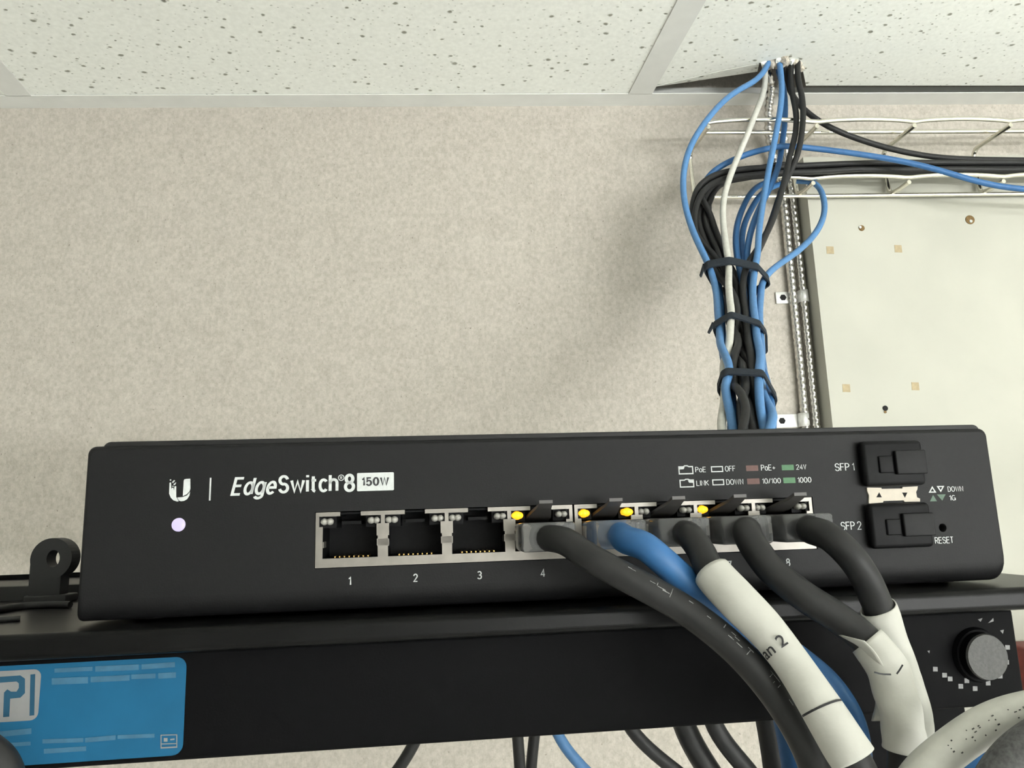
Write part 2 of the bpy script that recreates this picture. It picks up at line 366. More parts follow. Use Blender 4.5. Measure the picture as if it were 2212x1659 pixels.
# ================================================================== RACK, SHELF, LOWER UNIT
SZ = -7.0                                       # shelf top in switch-local mm
def K(v): return v*.001
rack = thing('equipment_rack', 'black steel rack posts that carry the shelf, mostly out of sight', 'rack', SW(-50, 60, -2188), rotz=SPS)
zf = -(ZC-.0118781)                             # floor in switch-local metres
zrel = K(2188)                                  # local origin of the rack sits 2188 mm under the switch origin
def rb(x0, x1, y0, y1, z0, z1): return MB().box(K(x0+50), K(x1+50), K(y0-60), K(y1-60), K(z0)+zrel, K(z1)+zrel)
obj('post', rb(-262, -232, 12, 42, -2188.0, -33), 'unit_black', rack); obj('post', rb(120, 148, 14, 42, -2188.0, -33), 'unit_black', rack)
obj('base_bar', rb(-262, 148, 42, 72, -2188, -2150), 'unit_black', rack)
obj('foot_plate', rb(-275, -220, -150, 200, -2188, -2182), 'unit_black', rack); obj('foot_plate', rb(106, 161, -150, 200, -2188, -2182), 'unit_black', rack)

shelf = thing('rack_shelf', 'black metal shelf with a rounded front lip under the network switch', 'shelf', SBASE, rotz=SPS)
n = 8; prof = []                                # lip profile (y, z)
for i in range(n+1):
    q = math.pi/2*i/n; prof.append((-7.0-1.5*math.sin(q)+0, SZ-1.5+1.5*math.cos(q)))
prof += [(-8.5, -10.6)]
for i in range(1, n+1):
    q = math.pi/2*i/n; prof.append((-8.5+1.4*(1-math.cos(q)), -10.6-1.4*math.sin(q)))
prof += [(-4.5, -12.0), (-4.5, -10.5), (190, -10.5), (190, SZ)]
vs = [(K(-262), K(a), K(b)) for a, b in prof]+[(K(172), K(a), K(b)) for a, b in prof]; m_ = len(prof)
mb = MB().add(vs, [tuple(range(m_)), tuple(range(2*m_-1, m_-1, -1))]+[(i, (i+1) % m_, (i+1) % m_+m_, i+m_) for i in range(m_)])
obj('tray', mb, 'shelf_black', shelf)
obj('rear_flange', MB().box(K(-262), K(172), K(188), K(190), K(-7), K(-5)), 'shelf_black', shelf)

unit = thing('rack_unit', 'low black rack unit with blue sticker and round knob below the shelf', 'rack unit', SBASE, rotz=SPS)
UY, UB = -4.0, -32.9
obj('case', MB().bbox(K(-262), K(fp(2194, 1360, UY)[0]), K(UY), K(180), K(UB), K(-12.05), K(.8)), 'unit_black', unit)
def flat_local(parent, name, pts, m, y, th=.08):        # polygon in switch-local mm (x, z), a thin print lying on plane y
    return obj(name, MB().prism([(K(a), K(b)) for a, b in pts], K(y-th), K(y), 'y'), m, parent)
def rrect(x0, z0, x1, z1, r, n=5):
    out = []
    for cx, cz, q0 in [(x1-r, z0+r, -90), (x1-r, z1-r, 0), (x0+r, z1-r, 90), (x0+r, z0+r, 180)]:
        for i in range(n+1):
            q = math.radians(q0+90*i/n); out.append((cx+r*math.cos(q), cz+r*math.sin(q)))
    return out
def px2(pts, y): return [fp(a, b, y) for a, b in pts]
xr_, zt_ = fp(404, 1418, UY); _, zb_ = fp(402, 1630, UY)
stk = flat_local(unit, 'sticker', rrect(-100, zb_, xr_, zt_, 2.0), 'sticker_blue', UY, .12)
SY = UY-.12
def sp(name, pts, m, lay=0): return flat_local(stk, name, px2(pts, SY-.06*lay), m, SY-.06*lay, .06)
lx1, lz1 = fp(90, 1445, SY); _, lz0 = fp(86, 1555, SY)
flat_local(stk, 'logo_tile', rrect(lx1-11.4, lz0, lx1, lz1, 1.4), 'sticker_white', SY, .06)
def barp(x0, y0, x1, y1, h): return [(x0, y0), (x1, y1), (x1, y1+h), (x0, y0+h)]
sp('logo_letter', [(66, 1457), (76, 1456), (74, 1545), (64, 1546)], 'sticker_mark', 1)
sp('logo_letter', [(-30, 1464), (44, 1459), (54, 1466), (54, 1497), (44, 1507), (22, 1509), (20, 1548), (7, 1549), (9, 1496), (16, 1489), (24, 1494), (36, 1494), (41, 1486), (41, 1476), (36, 1472), (-30, 1477)], 'sticker_mark', 1)
for i, (x0, y0, x1, y1, h) in enumerate([(118, 1444, 200, 1440, 9), (206, 1439, 300, 1435, 12), (306, 1435, 378, 1430, 11), (112, 1465, 190, 1462, 14), (196, 1462, 280, 1458, 12), (284, 1457, 336, 1455, 10), (342, 1454, 380, 1452, 12),
          (92, 1597, 180, 1594, 9), (184, 1594, 250, 1588, 10), (254, 1588, 334, 1585, 8), (95, 1618, 186, 1612, 10), (0, 1580, 68, 1573, 12), (0, 1606, 66, 1602, 8)]):
    sp('small_print', barp(x0, y0, x1, y1, h), 'sticker_pale')
for q in [barp(347, 1587, 383, 1586, 2), barp(347, 1587, 349, 1587, 29), barp(381, 1586, 383, 1586, 28), barp(347, 1606, 383, 1605, 2), barp(347, 1614, 383, 1612, 3), barp(354, 1594, 362, 1594, 8), barp(368, 1596, 377, 1595, 3)]:
    sp('approval_mark', q, 'sticker_white', 1)
# knob with its printed scale
kx, kz = fp(2110, 1414, UY)
knob = obj('knob', MB().cyl((K(kx), K(UY), K(kz)), (0, -1, 0), K(5.2), K(3.0), 36, K(5.0)), 'unit_black', unit)
obj('knob_cap', MB().cyl((K(kx), K(UY-3.0), K(kz)), (0, -1, 0), K(4.95), K(.5), 36, K(4.75)), 'knob_face', knob)
obj('knob_skirt', MB().cyl((K(kx), K(UY), K(kz)), (0, -1, 0), K(6.0), K(1.2), 36, K(5.6)), 'unit_black', knob)
for px, py in [(2020, 1445), (2040, 1458), (2052, 1466), (2075, 1482), (2088, 1470), (2106, 1487), (2134, 1475), (2160, 1460), (2174, 1430), (2176, 1398)]:
    a, b = fp(px, py, UY); s_ = .5
    flat_local(unit, 'dial_mark', [(a-s_*1.2, b-s_), (a+s_, b-s_*1.1), (a+s_*1.2, b+s_*.8), (a-s_, b+s_)], 'print_dim', UY)
for pts in [[(2112, 1338), (2122, 1335), (2118, 1343)], [(2134, 1346), (2145, 1335), (2146, 1342)], [(2160, 1362), (2168, 1360), (2166, 1369)], [(2003, 1406), (2008, 1405), (2007, 1411)]]:
    flat_local(unit, 'dial_mark', px2(pts, UY), 'print_dim', UY)

# ================================================================== NETWORK SWITCH
sw = thing('network_switch', 'black eight port network switch on the shelf with white printed front panel', 'network switch', SBASE, rotz=SPS)
XL, XR, ZB, ZT, DEP = -55.74, 154.0, -6.2, 30.3, 168.0
PITCHP, GAP = 13.97, 1.33
def pxc(i): return (i-1)*PITCHP+(GAP if i > 4 else 0)
WX0, WX1, WZ0, WZ1 = -7.55, pxc(8)+7.55, 2.70, 14.75
bm = bmesh.new(); bmesh.ops.create_cube(bm, size=1)
for q in bm.verts: q.co = V((K((XL+XR)/2+q.co.x*(XR-XL)), K(DEP/2+q.co.y*DEP), K((ZB+ZT)/2+q.co.z*(ZT-ZB))))
eb = [e for e in bm.edges if all(abs(v_.co.z-K(ZB)) < 1e-6 for v_ in e.verts)]
eb += [e for e in bm.edges if abs(e.verts[0].co.x-e.verts[1].co.x) < 1e-7 and abs(e.verts[0].co.y-e.verts[1].co.y) < 1e-7]
bmesh.ops.bevel(bm, geom=eb, offset=K(1.0), segments=3, affect='EDGES', profile=.5)
body = obj('chassis', MB().frombm(bm, False), 'black_panel', sw)
# round the lower front edge and the corners of the front panel with one rolled profile instead of the plain box
def panel_shell():
    mb = MB(); R1, R2, R3 = 3.4, 1.6, 1.0
    def outline(inset):                                   # front silhouette with big lower corner radii
        x0, x1, z0, z1 = XL+inset*.45, XR-inset*.45, ZB+inset*1.7, ZT-inset*.45; out = []
        for cx, cz, r, q0 in [(x1-R1, z0+R1, R1, -90), (x1-R2, z1-R2, R2, 0), (x0+R2, z1-R2, R2, 90), (x0+R3, z0+R3, R3, 180)]:
            for i in range(7):
                q = math.radians(q0+15*i); out.append((cx+r*math.cos(q), cz+r*math.sin(q)))
        return out
    rings = []; k = 6; RB = 2.6
    for i in range(k+1):
        q = math.pi/2*i/k; ins = RB*(1-math.cos(q)); yy = RB*(1-math.sin(q))
        rings.append([(a, yy, b) for a, b in outline(ins)])
    return rings, RB
rings, RB = panel_shell()
bpy.data.objects.remove(body)
mb = MB(); m_ = len(rings[0])
back = [(a, DEP, b) for a, _, b in rings[0]]
allr = [back]+rings
vs = [V((K(a), K(y), K(z))) for r_ in allr for a, y, z in r_]
fs = [(i*m_+k, i*m_+(k+1) % m_, (i+1)*m_+(k+1) % m_, (i+1)*m_+k) for i in range(len(allr)-1) for k in range(m_)]
mb.add(vs, fs, True)
mb.add([vs[k] for k in range(m_)], [tuple(range(m_))])
mb.add([vs[(len(allr)-1)*m_+k] for k in range(m_)], [tuple(range(m_))])
chs = obj('chassis', mb, 'black_panel', sw)
bm = bmesh.new(); bm.from_mesh(chs.data); bmesh.ops.remove_doubles(bm, verts=bm.verts, dist=1e-7); bmesh.ops.recalc_face_normals(bm, faces=bm.faces); bm.to_mesh(chs.data); bm.free()
rx_, rz_ = fp(2036.5, 1140, 0); lx_, lz_ = fp(385.5, 1133.5, 0)
cut = MB().box(K(WX0), K(WX1), K(-5), K(14), K(WZ0), K(WZ1))
cut.cyl((K(rx_), K(-3), K(rz_)), (0, 1, 0), K(1.0), K(9), 20)
cut.cyl((K(lx_), K(-3), K(lz_)), (0, 1, 0), K(1.45), K(9), 24)
co = obj('cutter', cut, 'black_panel'); co.parent = sw
md = chs.modifiers.new('cut', 'BOOLEAN'); md.operation = 'DIFFERENCE'; md.object = co; md.solver = 'EXACT'
bpy.context.view_layer.update()
dg = bpy.context.evaluated_depsgraph_get()
nm = bpy.data.meshes.new_from_object(chs.evaluated_get(dg)); chs.modifiers.clear(); chs.data = nm
bpy.data.objects.remove(co)
if not nm.materials: nm.materials.append(MATS['black_panel'])
# lid that caps the chassis
lid_out = []
for cx, cz, r, q0 in [(XR-1.4-1.6, 31.15-1.6, 1.6, 0), (XL+3.0+1.6, 31.15-1.6, 1.6, 90)]:
    for i in range(6): q = math.radians(q0+18*i); lid_out.append((K(cx+r*math.cos(q)), K(cz+r*math.sin(q))))
mb = MB().prism([(K(XL+3.0), K(ZT-1))]+[(K(XR-1.4), K(ZT-1))]+lid_out, K(1.2), K(DEP-.5), 'y')
obj('lid', mb, 'black_lid', sw, bevel=K(.7))
for fx, fy in [(-44, 14), (142, 14), (-44, 150), (142, 150)]:
    obj('rubber_foot', MB().cyl((K(fx), K(fy), K(SZ)), (0, 0, 1), K(5), K(ZB-SZ+.3), 20), 'sleeve_rubber', sw)
obj('reset_button', MB().cyl((K(rx_), K(4.5), K(rz_)), (0, -1, 0), K(.99), K(1), 16), 'hole_dark', sw)
st = MB().cyl((K(lx_), K(2), K(lz_)), (0, -1, 0), K(1.42), K(2.0), 24); st.ell((K(lx_), 0, K(lz_)), K(1.40), K(.35), K(1.40), 20)
obj('status_light', st, 'status_white', sw)
# printing on the front
def text_verts(s, shear=0., bold=0.):
    cu = bpy.data.curves.new('t', 'FONT'); cu.body = s; cu.size = 1; cu.shear = shear; cu.offset = bold; cu.resolution_u = 3
    to = bpy.data.objects.new('t', cu); COL.objects.link(to); bpy.context.view_layer.update()
    me = bpy.data.meshes.new_from_object(to.evaluated_get(bpy.context.evaluated_depsgraph_get()))
    vs = [v_.co.copy() for v_ in me.vertices]; fs = [tuple(p.vertices) for p in me.polygons]
    bpy.data.objects.remove(to); bpy.data.meshes.remove(me); bpy.data.curves.remove(cu)
    xs = [v_.x for v_ in vs]; ys = [v_.y for v_ in vs]
    return [((v_.x-min(xs))/(max(xs)-min(xs)), (v_.y-min(ys))/(max(ys)-min(ys))) for v_ in vs], fs
def arc(cx, cy, rx, ry, a0, a1, n_=14): return [(cx+rx*math.cos(math.radians(a0+(a1-a0)*i/n_)), cy+ry*math.sin(math.radians(a0+(a1-a0)*i/n_))) for i in range(n_+1)]
def el(cx, cy, rx, ry): return arc(cx, cy, rx, ry, 0, 360, 24)
GL = {'E': [[(.42, 0), (0, 0), (0, 1), (.42, 1)], [(0, .53), (.38, .53)]], 'd': [el(.2, .36, .2, .36), [(.4, 0), (.4, 1)]],
 'g': [el(.2, .36, .2, .36), [(.4, .72), (.4, -.08)]+arc(.2, -.1, .2, .17, 0, -160, 8)], 'e': [[(0, .37)]+arc(.2, .36, .2, .36, 2, 318, 20)],
 'S': [arc(.22, .75, .21, .25, 12, 262)+arc(.22, .26, .22, .26, 84, -168)], 'w': [[(0, .72), (.16, .02), (.33, .66), (.50, .02), (.66, .72)]],
 'i': [[(0, 0), (0, .72)], [(0, .90), (0, 1.04)]], 't': [[(.1, .95), (.1, .14)]+arc(.24, .14, .14, .14, 180, 260, 5), [(0, .70), (.26, .70)]],
 'c': [arc(.2, .36, .2, .36, 42, 318, 18)], 'h': [[(0, 0), (0, 1)], [(0, .45)]+arc(.19, .50, .19, .22, 170, 0, 10)+[(.38, 0)]],
 '8': [el(.22, .76, .18, .24), el(.22, .26, .22, .26)], '1': [[(0, .80), (.10, .83), (.18, 1), (.18, 0)]],
 '5': [[(.40, 1), (.06, 1), (.03, .50)]+arc(.2, .33, .21, .33, 140, -160)], '0': [el(.21, .5, .21, .5)], 'W': [[(0, 1), (.17, 0), (.34, .98), (.51, 0), (.68, 1)]],
 'P': [[(0, 0), (0, 1), (.18, 1)]+arc(.18, .74, .24, .26, 88, -88, 10)+[(0, .48)]], 'o': [el(.2, .36, .2, .36)], 'O': [el(.25, .5, .25, .5)],
 'F': [[(0, 0), (0, 1), (.4, 1)], [(0, .53), (.35, .53)]], '+': [[(0, .42), (.44, .42)], [(.22, .18), (.22, .66)]],
 '2': [arc(.2, .73, .2, .27, 172, -30, 12)+[(0, 0), (.42, 0)]], '4': [[(.31, 0), (.31, 1), (0, .28), (.44, .28)]], 'V': [[(0, 1), (.2, 0), (.4, 1)]],
 'L': [[(0, 1), (0, 0), (.38, 0)]], 'I': [[(0, 0), (0, 1)]], 'N': [[(0, 0), (0, 1), (.4, 0), (.4, 1)]], 'K': [[(0, 0), (0, 1)], [(.42, 1), (0, .42)], [(.14, .56), (.44, 0)]],
 'D': [[(0, 0), (0, 1), (.18, 1)]+arc(.18, .5, .25, .5, 88, -88, 12)+[(0, 0)]], '/': [[(0, 0), (.25, 1)]],
 'R': [[(0, 0), (0, 1), (.18, 1)]+arc(.18, .74, .24, .26, 88, -88, 10)+[(0, .48)], [(.2, .48), (.43, 0)]], 'T': [[(0, 1), (.44, 1)], [(.22, 1), (.22, 0)]],
 'G': [arc(.24, .5, .24, .5, 45, 325, 18), [(.47, 0), (.47, .46), (.26, .46)]], '3': [arc(.18, .75, .2, .25, 150, -85)+arc(.18, .26, .22, .26, 85, -155)],
 '6': [el(.22, .29, .22, .29), arc(.24, .5, .24, .5, 40, 190, 12)], '7': [[(0, 1), (.42, 1), (.15, 0)]]}
def text_verts2(st, hw=.075, shear=0.):
    vs, fs, x = [], [], 0.
    for ch in st:
        if ch == ' ': x += .22; continue
        wmax = max(a for l in GL[ch] for a, b in l)
        for l in GL[ch]:
            closed = math.hypot(l[0][0]-l[-1][0], l[0][1]-l[-1][1]) < 1e-6 and len(l) > 3
            if closed: l = l[:-1]
            n_ = len(l); o_ = len(vs)
            for i in range(n_):
                p = V(l[i]).to_2d(); a = V(l[i-1]).to_2d() if (i or closed) else None; b = V(l[(i+1) % n_]).to_2d() if (i < n_-1 or closed) else None
                d1 = (p-a).normalized() if a is not None else (b-p).normalized(); d2 = (b-p).normalized() if b is not None else d1
                n1, n2 = V((-d1.y, d1.x)), V((-d2.y, d2.x)); m = n1+n2
                m = m.normalized() if m.length > 1e-3 else n1
                k = hw/max(.62, m.dot(n1)); e = V((0, 0))
                if a is None: e = -d1*hw*(1 if n_ == 2 and False else 0)
                for sg in (1, -1):
                    q = p+m*k*sg+e; vs.append((x+hw+q.x+shear*q.y, q.y))
            for i in range(n_ if closed else n_-1):
                j = (i+1) % n_; fs.append((o_+2*i, o_+2*i+1, o_+2*j+1, o_+2*j))
        x += wmax+2*hw+.05
    xs = [a for a, b in vs]; ys = [b for a, b in vs]
    return [((a-min(xs))/(max(xs)-min(xs)), (b-min(ys))/(max(ys)-min(ys))) for a, b in vs], fs
def word(parent, name, s, x0, x1, z0, z1, m='print_white', y=-.03, shear=0., bold=.062):
    uv, fs = text_verts2(s, bold, shear)
    return obj(name, MB().add([(K(x0+(x1-x0)*u), K(y), K(z0+(z1-z0)*v_)) for u, v_ in uv], fs), m, parent)
def wordpx(s, x0, y0, x1, y1, m='print_white', name='lettering', bold=.055):   # pixel box
    a = fp(x0, (y0+y1)/2); b = fp(x1, (y0+y1)/2); c = fp((x0+x1)/2, y1); d = fp((x0+x1)/2, y0)
    return word(sw, name, s, a[0], b[0], c[1], d[1], m, bold=bold)
word(sw, 'lettering', 'Edge', -25.5, -15.75, 17.85, 22.75, shear=.2, bold=.080)
word(sw, 'lettering', 'Switch', -15.45, -2.6, 18.85, 22.95, bold=.083)
word(sw, 'lettering', '8', -1.45, 1.0, 18.85, 22.9, bold=.09)
def polyf(name, pts, m='print_white', y=0., th=.03, parent=None): return flat_local(parent or sw, name, pts, m, y, th)
def ring_px(name, outer, inner, m, y=0., th=.03):       # closed outline between two same-length polygons (local mm)
    mb = MB(); n_ = len(outer); P = [(K(a), K(y-th), K(b)) for a, b in outer]+[(K(a), K(y-th), K(b)) for a, b in inner]
    mb.add(P, [(i, (i+1) % n_, (i+1) % n_+n_, i+n_) for i in range(n_)]); return obj(name, mb, m, sw)
def circ(cx, cz, r, n_=20): return [(cx+r*math.cos(2*math.pi*i/n_), cz+r*math.sin(2*math.pi*i/n_)) for i in range(n_)]
ring_px('registered_ring', circ(-2.02, 22.05, .68), circ(-2.02, 22.05, .52), 'print_white')
word(sw, 'lettering', 'R', -2.25, -1.78, 21.75, 22.35, bold=.08)
badge = polyf('badge', rrect(1.4, 19.0, 9.44, 22.97, .25))
word(badge, 'lettering', '150W', 2.45, 8.4, 19.95, 22.1, 'print_black', y=-.06, bold=.1)
polyf('divider_bar', [(-29.87, 17.9), (-29.55, 17.9), (-29.55, 22.75), (-29.87, 22.75)])
def cpx(pts, ox=140, oy=920, s=7.373): return [fp(ox+a/s, oy+b/s) for a, b in pts]
for pts in [[(1880, 1118), (1895, 870), (1905, 852), (1930, 845), (1998, 840), (2000, 1000), (1985, 1045), (1940, 1090)],
            [(1790, 1140), (1880, 1133), (1945, 1108), (1995, 1052), (1985, 1110), (1950, 1165), (1900, 1195), (1850, 1200), (1820, 1190)],
            [(1668, 905), (1692, 900), (1697, 1005), (1712, 985), (1728, 985), (1738, 1030), (1748, 960), (1775, 960), (1775, 1130), (1815, 1200), (1790, 1205), (1730, 1185), (1690, 1145), (1662, 1080)],
            [(1672, 855), (1690, 850), (1698, 862), (1690, 874), (1674, 872)], [(1708, 895), (1740, 862), (1758, 872), (1722, 912)], [(1728, 935), (1758, 905), (1775, 900), (1760, 935), (1740, 945)],
            [(1710, 958), (1726, 952), (1734, 965), (1722, 974)]]:
    polyf('logo', cpx(pts))
for i in range(1, 9):
    hw = .30 if i == 1 else .52
    word(sw, 'port_number', str(i), pxc(i)-hw, pxc(i)+hw, -.88, .88, bold=.072)
for s, a in [('PoE', (1501.6, 1008.5, 1524.4, 1020.4)), ('OFF', (1565.7, 1006.2, 1588, 1018.5)), ('PoE+', (1643.6, 1003.7, 1674.4, 1016.6)), ('24V', (1719, 1002.8, 1741.8, 1014.7)),
             ('LINK', (1503.9, 1037, 1531.4, 1049.7)), ('DOWN', (1568.6, 1034.5, 1605.6, 1047.4)), ('10/100', (1646.4, 1032.6, 1686.7, 1044.6)), ('1000', (1722.8, 1030.3, 1752.6, 1042.6)),
             ('SFP 1', (1803.2, 999.9, 1845.5, 1017.3)), ('SFP 2', (1816, 1126.5, 1860.7, 1145)), ('DOWN', (2046.8, 1050, 2080.4, 1062.3)), ('1G', (2050.6, 1069.2, 2064, 1081)), ('RESET', (2019.2, 1159.7, 2059, 1174))]:
    wordpx(s, *a)
def boxpx(x0, y0, x1, y1):
    a = fp(x0, (y0+y1)/2)[0]; b = fp(x1, (y0+y1)/2)[0]; c = fp((x0+x1)/2, y1)[1]; d = fp((x0+x1)/2, y0)[1]; return a, c, b, d
for bx_, m in [((1611.7, 1005.3, 1637.7, 1017.4), 'print_red'), ((1688.6, 1004, 1714.6, 1015.7), 'print_green'), ((1614, 1033.5, 1640.7, 1045.9), 'print_red'), ((1692, 1031.6, 1718, 1043.6), 'print_green')]:
    polyf('legend_patch', rrect(*boxpx(*bx_), .08), m)
for bx_ in [(1535.8, 1007, 1561.8, 1019.9), (1538.6, 1035.4, 1564.2, 1048.3)]:
    a, c, b, d = boxpx(*bx_); t_ = .24
    ring_px('legend_outline', [(a, c), (b, c), (b, d), (a, d)], [(a+t_, c+t_), (b-t_, c+t_), (b-t_, d-t_), (a+t_, d-t_)], 'print_white')
for bx_, left in [((1465.5, 1005, 1497.4, 1024.6), True), ((1468, 1034, 1499.3, 1053), False)]:
    a, c, b, d = boxpx(*bx_); t_ = .26; w_ = b-a; h_ = d-c
    o_ = [(a, c), (b, c), (b, d-.1*h_), (a+.72*w_, d-.1*h_), (a+.62*w_, d), (a+.42*w_, d), (a+.34*w_, d-.1*h_), (a, d-.1*h_)]
    i_ = [(a+t_, c+t_), (b-t_, c+t_), (b-t_, d-.1*h_-t_), (a+.70*w_, d-.1*h_-t_), (a+.60*w_, d-t_), (a+.44*w_, d-t_), (a+.36*w_, d-.1*h_-t_), (a+t_, d-.1*h_-t_)]
    ring_px('legend_port', o_, i_, 'print_white')
    polyf('legend_corner', [(a+t_, d-.45*h_), (a+.36*w_, d-.42*h_), (a+.42*w_, d-.2*h_), (a+t_, d-.12*h_)] if left else [(b-t_, d-.5*h_), (a+.66*w_, d-.46*h_), (a+.58*w_, d-.2*h_), (b-t_, d-.12*h_)])
def c6(pts): return [fp(1780+a/5.267, 930+b/5.267) for a, b in pts]
def shrink(pts, k): cx = sum(p[0] for p in pts)/3; cz = sum(p[1] for p in pts)/3; return [(cx+(a-cx)*k, cz+(b-cz)*k) for a, b in pts]
for pts in [[(1230, 632), (1190, 708), (1278, 706)], [(1280, 632), (1368, 630), (1328, 702)]]:
    q = c6(pts); ring_px('legend_triangle', q, shrink(q, .48), 'print_white')
for pts in [[(1240, 733), (1205, 806), (1285, 804)], [(1285, 728), (1383, 725), (1345, 797)]]:
    polyf('legend_triangle', c6(pts), 'print_green_dim')
plate = polyf('sfp_plate', c6([(480, 650), (640, 652), (645, 665), (880, 660), (882, 643), (1055, 635), (1050, 670), (1036, 700), (1046, 760), (1080, 775), (1080, 808), (905, 812), (895, 795), (665, 802), (660, 820), (500, 832), (503, 740), (482, 690)]), 'plate_cream', th=.4)
for pts in [[(627, 703), (595, 760), (658, 760)], [(888, 706), (948, 706), (920, 765)]]:
    polyf('arrow_window', [fp(1780+a/5.267, 930+b/5.267, -.4) for a, b in pts], 'hole_dark', y=-.4, th=.03, parent=plate)
# port blocks
for blk in (0, 1):
    xs = [pxc(blk*4+i) for i in (1, 2, 3, 4)]
    sh = MB()
    def sb_(x0, x1, z0, z1, y0=.25, y1=.75): sh.box(K(x0), K(x1), K(y0), K(y1), K(z0), K(z1))
    L, R_ = xs[0]-7.42, xs[-1]+7.42
    sb_(L, R_, 2.84, 4.75)
    cuts = [L]+[v_ for x in xs for v_ in (x-2.2, x+2.2)]+[R_]
    for a, b in zip(cuts[0::2], cuts[1::2]): sb_(a, b, 13.72, 14.62)
    sb_(L, L+.75, 4.75, 13.72); sb_(L+.75, xs[0]-5.9, 4.75, 11.5)
    sb_(R_-.75, R_, 4.75, 13.72); sb_(xs[-1]+5.9, R_-.75, 4.75, 11.5)
    for a, b in zip(xs, xs[1:]):
        c_ = (a+b)/2; sb_(c_-.42, c_+.42, 11.9, 13.72); sb_(c_-1.35, c_+1.35, 9.3, 11.9); sb_(c_-1.1, c_+1.1, 4.75, 9.3); sb_(c_-1.3, c_+1.3, 7.2, 8.6)
    # side walls of the metal can
    sb_(L, L+.2, 2.84, 14.62, .75, 12); sb_(R_-.2, R_, 2.84, 14.62, .75, 12)
    obj('port_shield', sh, 'shield_metal', sw)
LIT = {(4, 0), (5, 0), (5, 1), (7, 0)}
for i in range(1, 9):
    x = pxc(i); mb = MB()
    def pb(x0, x1, y0, y1, z0, z1): mb.box(K(x+x0), K(x+x1), K(y0), K(y1), K(z0), K(z1))
    pb(-6.65, 6.65, 12.2, 13, 2.9, 14.5); pb(-6.65, 6.65, .8, 12.2, 2.9, 4.72); pb(-6.65, -5.95, .8, 12.2, 4.72, 14.2); pb(5.95, 6.65, .8, 12.2, 4.72, 14.2)
    pb(-6.65, -2.25, 1.0, 12.2, 13.75, 14.5); pb(2.25, 6.65, 1.0, 12.2, 13.75, 14.5); pb(-2.25, 2.25, 1.5, 12.2, 14.1, 14.5)
    pb(-6.0, -3.2, 2.2, 12.2, 11.2, 13.75); pb(3.2, 6.0, 2.2, 12.2, 11.2, 13.75); pb(-2.1, 2.1, 3, 12, 11.9, 12.6)
    port = obj('port', mb, 'port_black', sw)
    ct = MB()
    for k in range(8): ct.box(K(x-3.57+k*1.02-.15), K(x-3.57+k*1.02+.15), K(3.2), K(10), K(4.75), K(5.05))
    obj('contacts', ct, 'gold', port)
    for s_ in (0, 1):
        lx = x+(-5.15 if s_ == 0 else 5.0); lm = 'lens_amber' if (i, s_) in LIT else 'lens_clear'
        ld = MB()
        for dx in (-.62, .62): ld.ell((K(lx+dx), K(1.5), K(12.62)), K(.86), K(1.3), K(.78), 12)
        ld.box(K(lx-1.2), K(lx+1.2), K(1.6), K(2.3), K(12.62-.6), K(12.62+.6))
        if lm == 'lens_amber': ld.ell((K(lx), K(1.3), K(12.62)), K(1.15), K(1.2), K(.98), 12)
        obj('led_lens', ld, lm, port)
    for s_, x_ in ((0, -5.92), (1, 5.92)):
        obj('ground_spring', MB().box(K(x+x_-.16), K(x+x_+.16), K(1.0), K(5), K(7.0), K(8.3)), 'shield_metal', port)
# dust plugs in the optical slots
def dust_plug(z0, z1, label):
    t = thing('dust_plug', label, 'dust plug', SBASE, 'rubber dust plugs in the optical slots', rotz=SPS)
    x0, x1 = 119.0, 134.4; h = z1-z0
    mb = MB().bbox(K(x0), K(x1), K(-2.4), K(.05), K(z0), K(z1), K(1.0))
    obj('flange', mb, 'port_black', t)
    obj('grip', MB().bbox(K(x0+7.6), K(x1-.1), K(-3.4), K(-2.2), K(z0+2.6), K(z1-2.4), K(.3)), 'dust_grip', t)
    obj('pull_tab', MB().bbox(K(x0+3.6), K(x0+7.2), K(-2.9), K(-2.3), K(z0+3.0), K(z1-3.6), K(.3)), 'port_black', t)
dust_plug(16.65, 27.3, 'black rubber dust plug in the SFP 1 slot above the cream arrow plate')
dust_plug(2.3, 12.6, 'black rubber dust plug in the SFP 2 slot below the cream arrow plate')

# ================================================================== PATCH CABLES IN THE PORTS
def plug_parts(t, i):
    x = pxc(i)
    def L2(a, y, z): return SW(x+a, y, z)
    def bx(a0, a1, y0, y1, z0, z1, r=.6):
        m2 = MB().bbox(a0, a1, y0, y1, z0, z1, r, 2); m2.v = [L2(q.x, q.y, q.z) for q in m2.v]; return m2
    pl = obj('plug', bx(-5.8, 5.8, -11.5, 9, 4.95, 10.95, .7), 'clear_plastic', t)
    obj('plug_core', bx(-4.3, 4.3, -1.0, 8.6, 5.9, 9.4, .5), 'plug_core', pl)
    lt = MB(); sec = [(6.0, 7.5, 11.0), (5.6, 2.5, 11.9), (4.4, -2.0, 13.0), (3.2, -6.0, 13.9), (2.9, -9.0, 14.9)]
    vs = []
    for w_, y, z in sec: vs += [L2(-w_/2, y, z), L2(w_/2, y, z), L2(w_/2, y, z+.7), L2(-w_/2, y, z+.7)]
    fs = [(0, 1, 2, 3), (19, 18, 17, 16)]
    for k in range(4):
        for e in range(4): fs.append((k*4+e, k*4+(e+1) % 4, k*4+4+(e+1) % 4, k*4+4+e))
    obj('latch_tab', lt.add(vs, fs), 'smoky_plastic', pl)
def patch_cable(i, label, m, pts, r=.0028):
    x = pxc(i); P = spline([SW(x, 4, 7.7), SW(x, -4, 7.7), SW(x, -11, 7.7)]+pts, 8)
    t = thing('network_cable', label, 'cable', P[-1], 'network cables plugged into the switch')
    obj('jacket', MB().tube(P, r, 16), m, t); plug_parts(t, i); return t, P
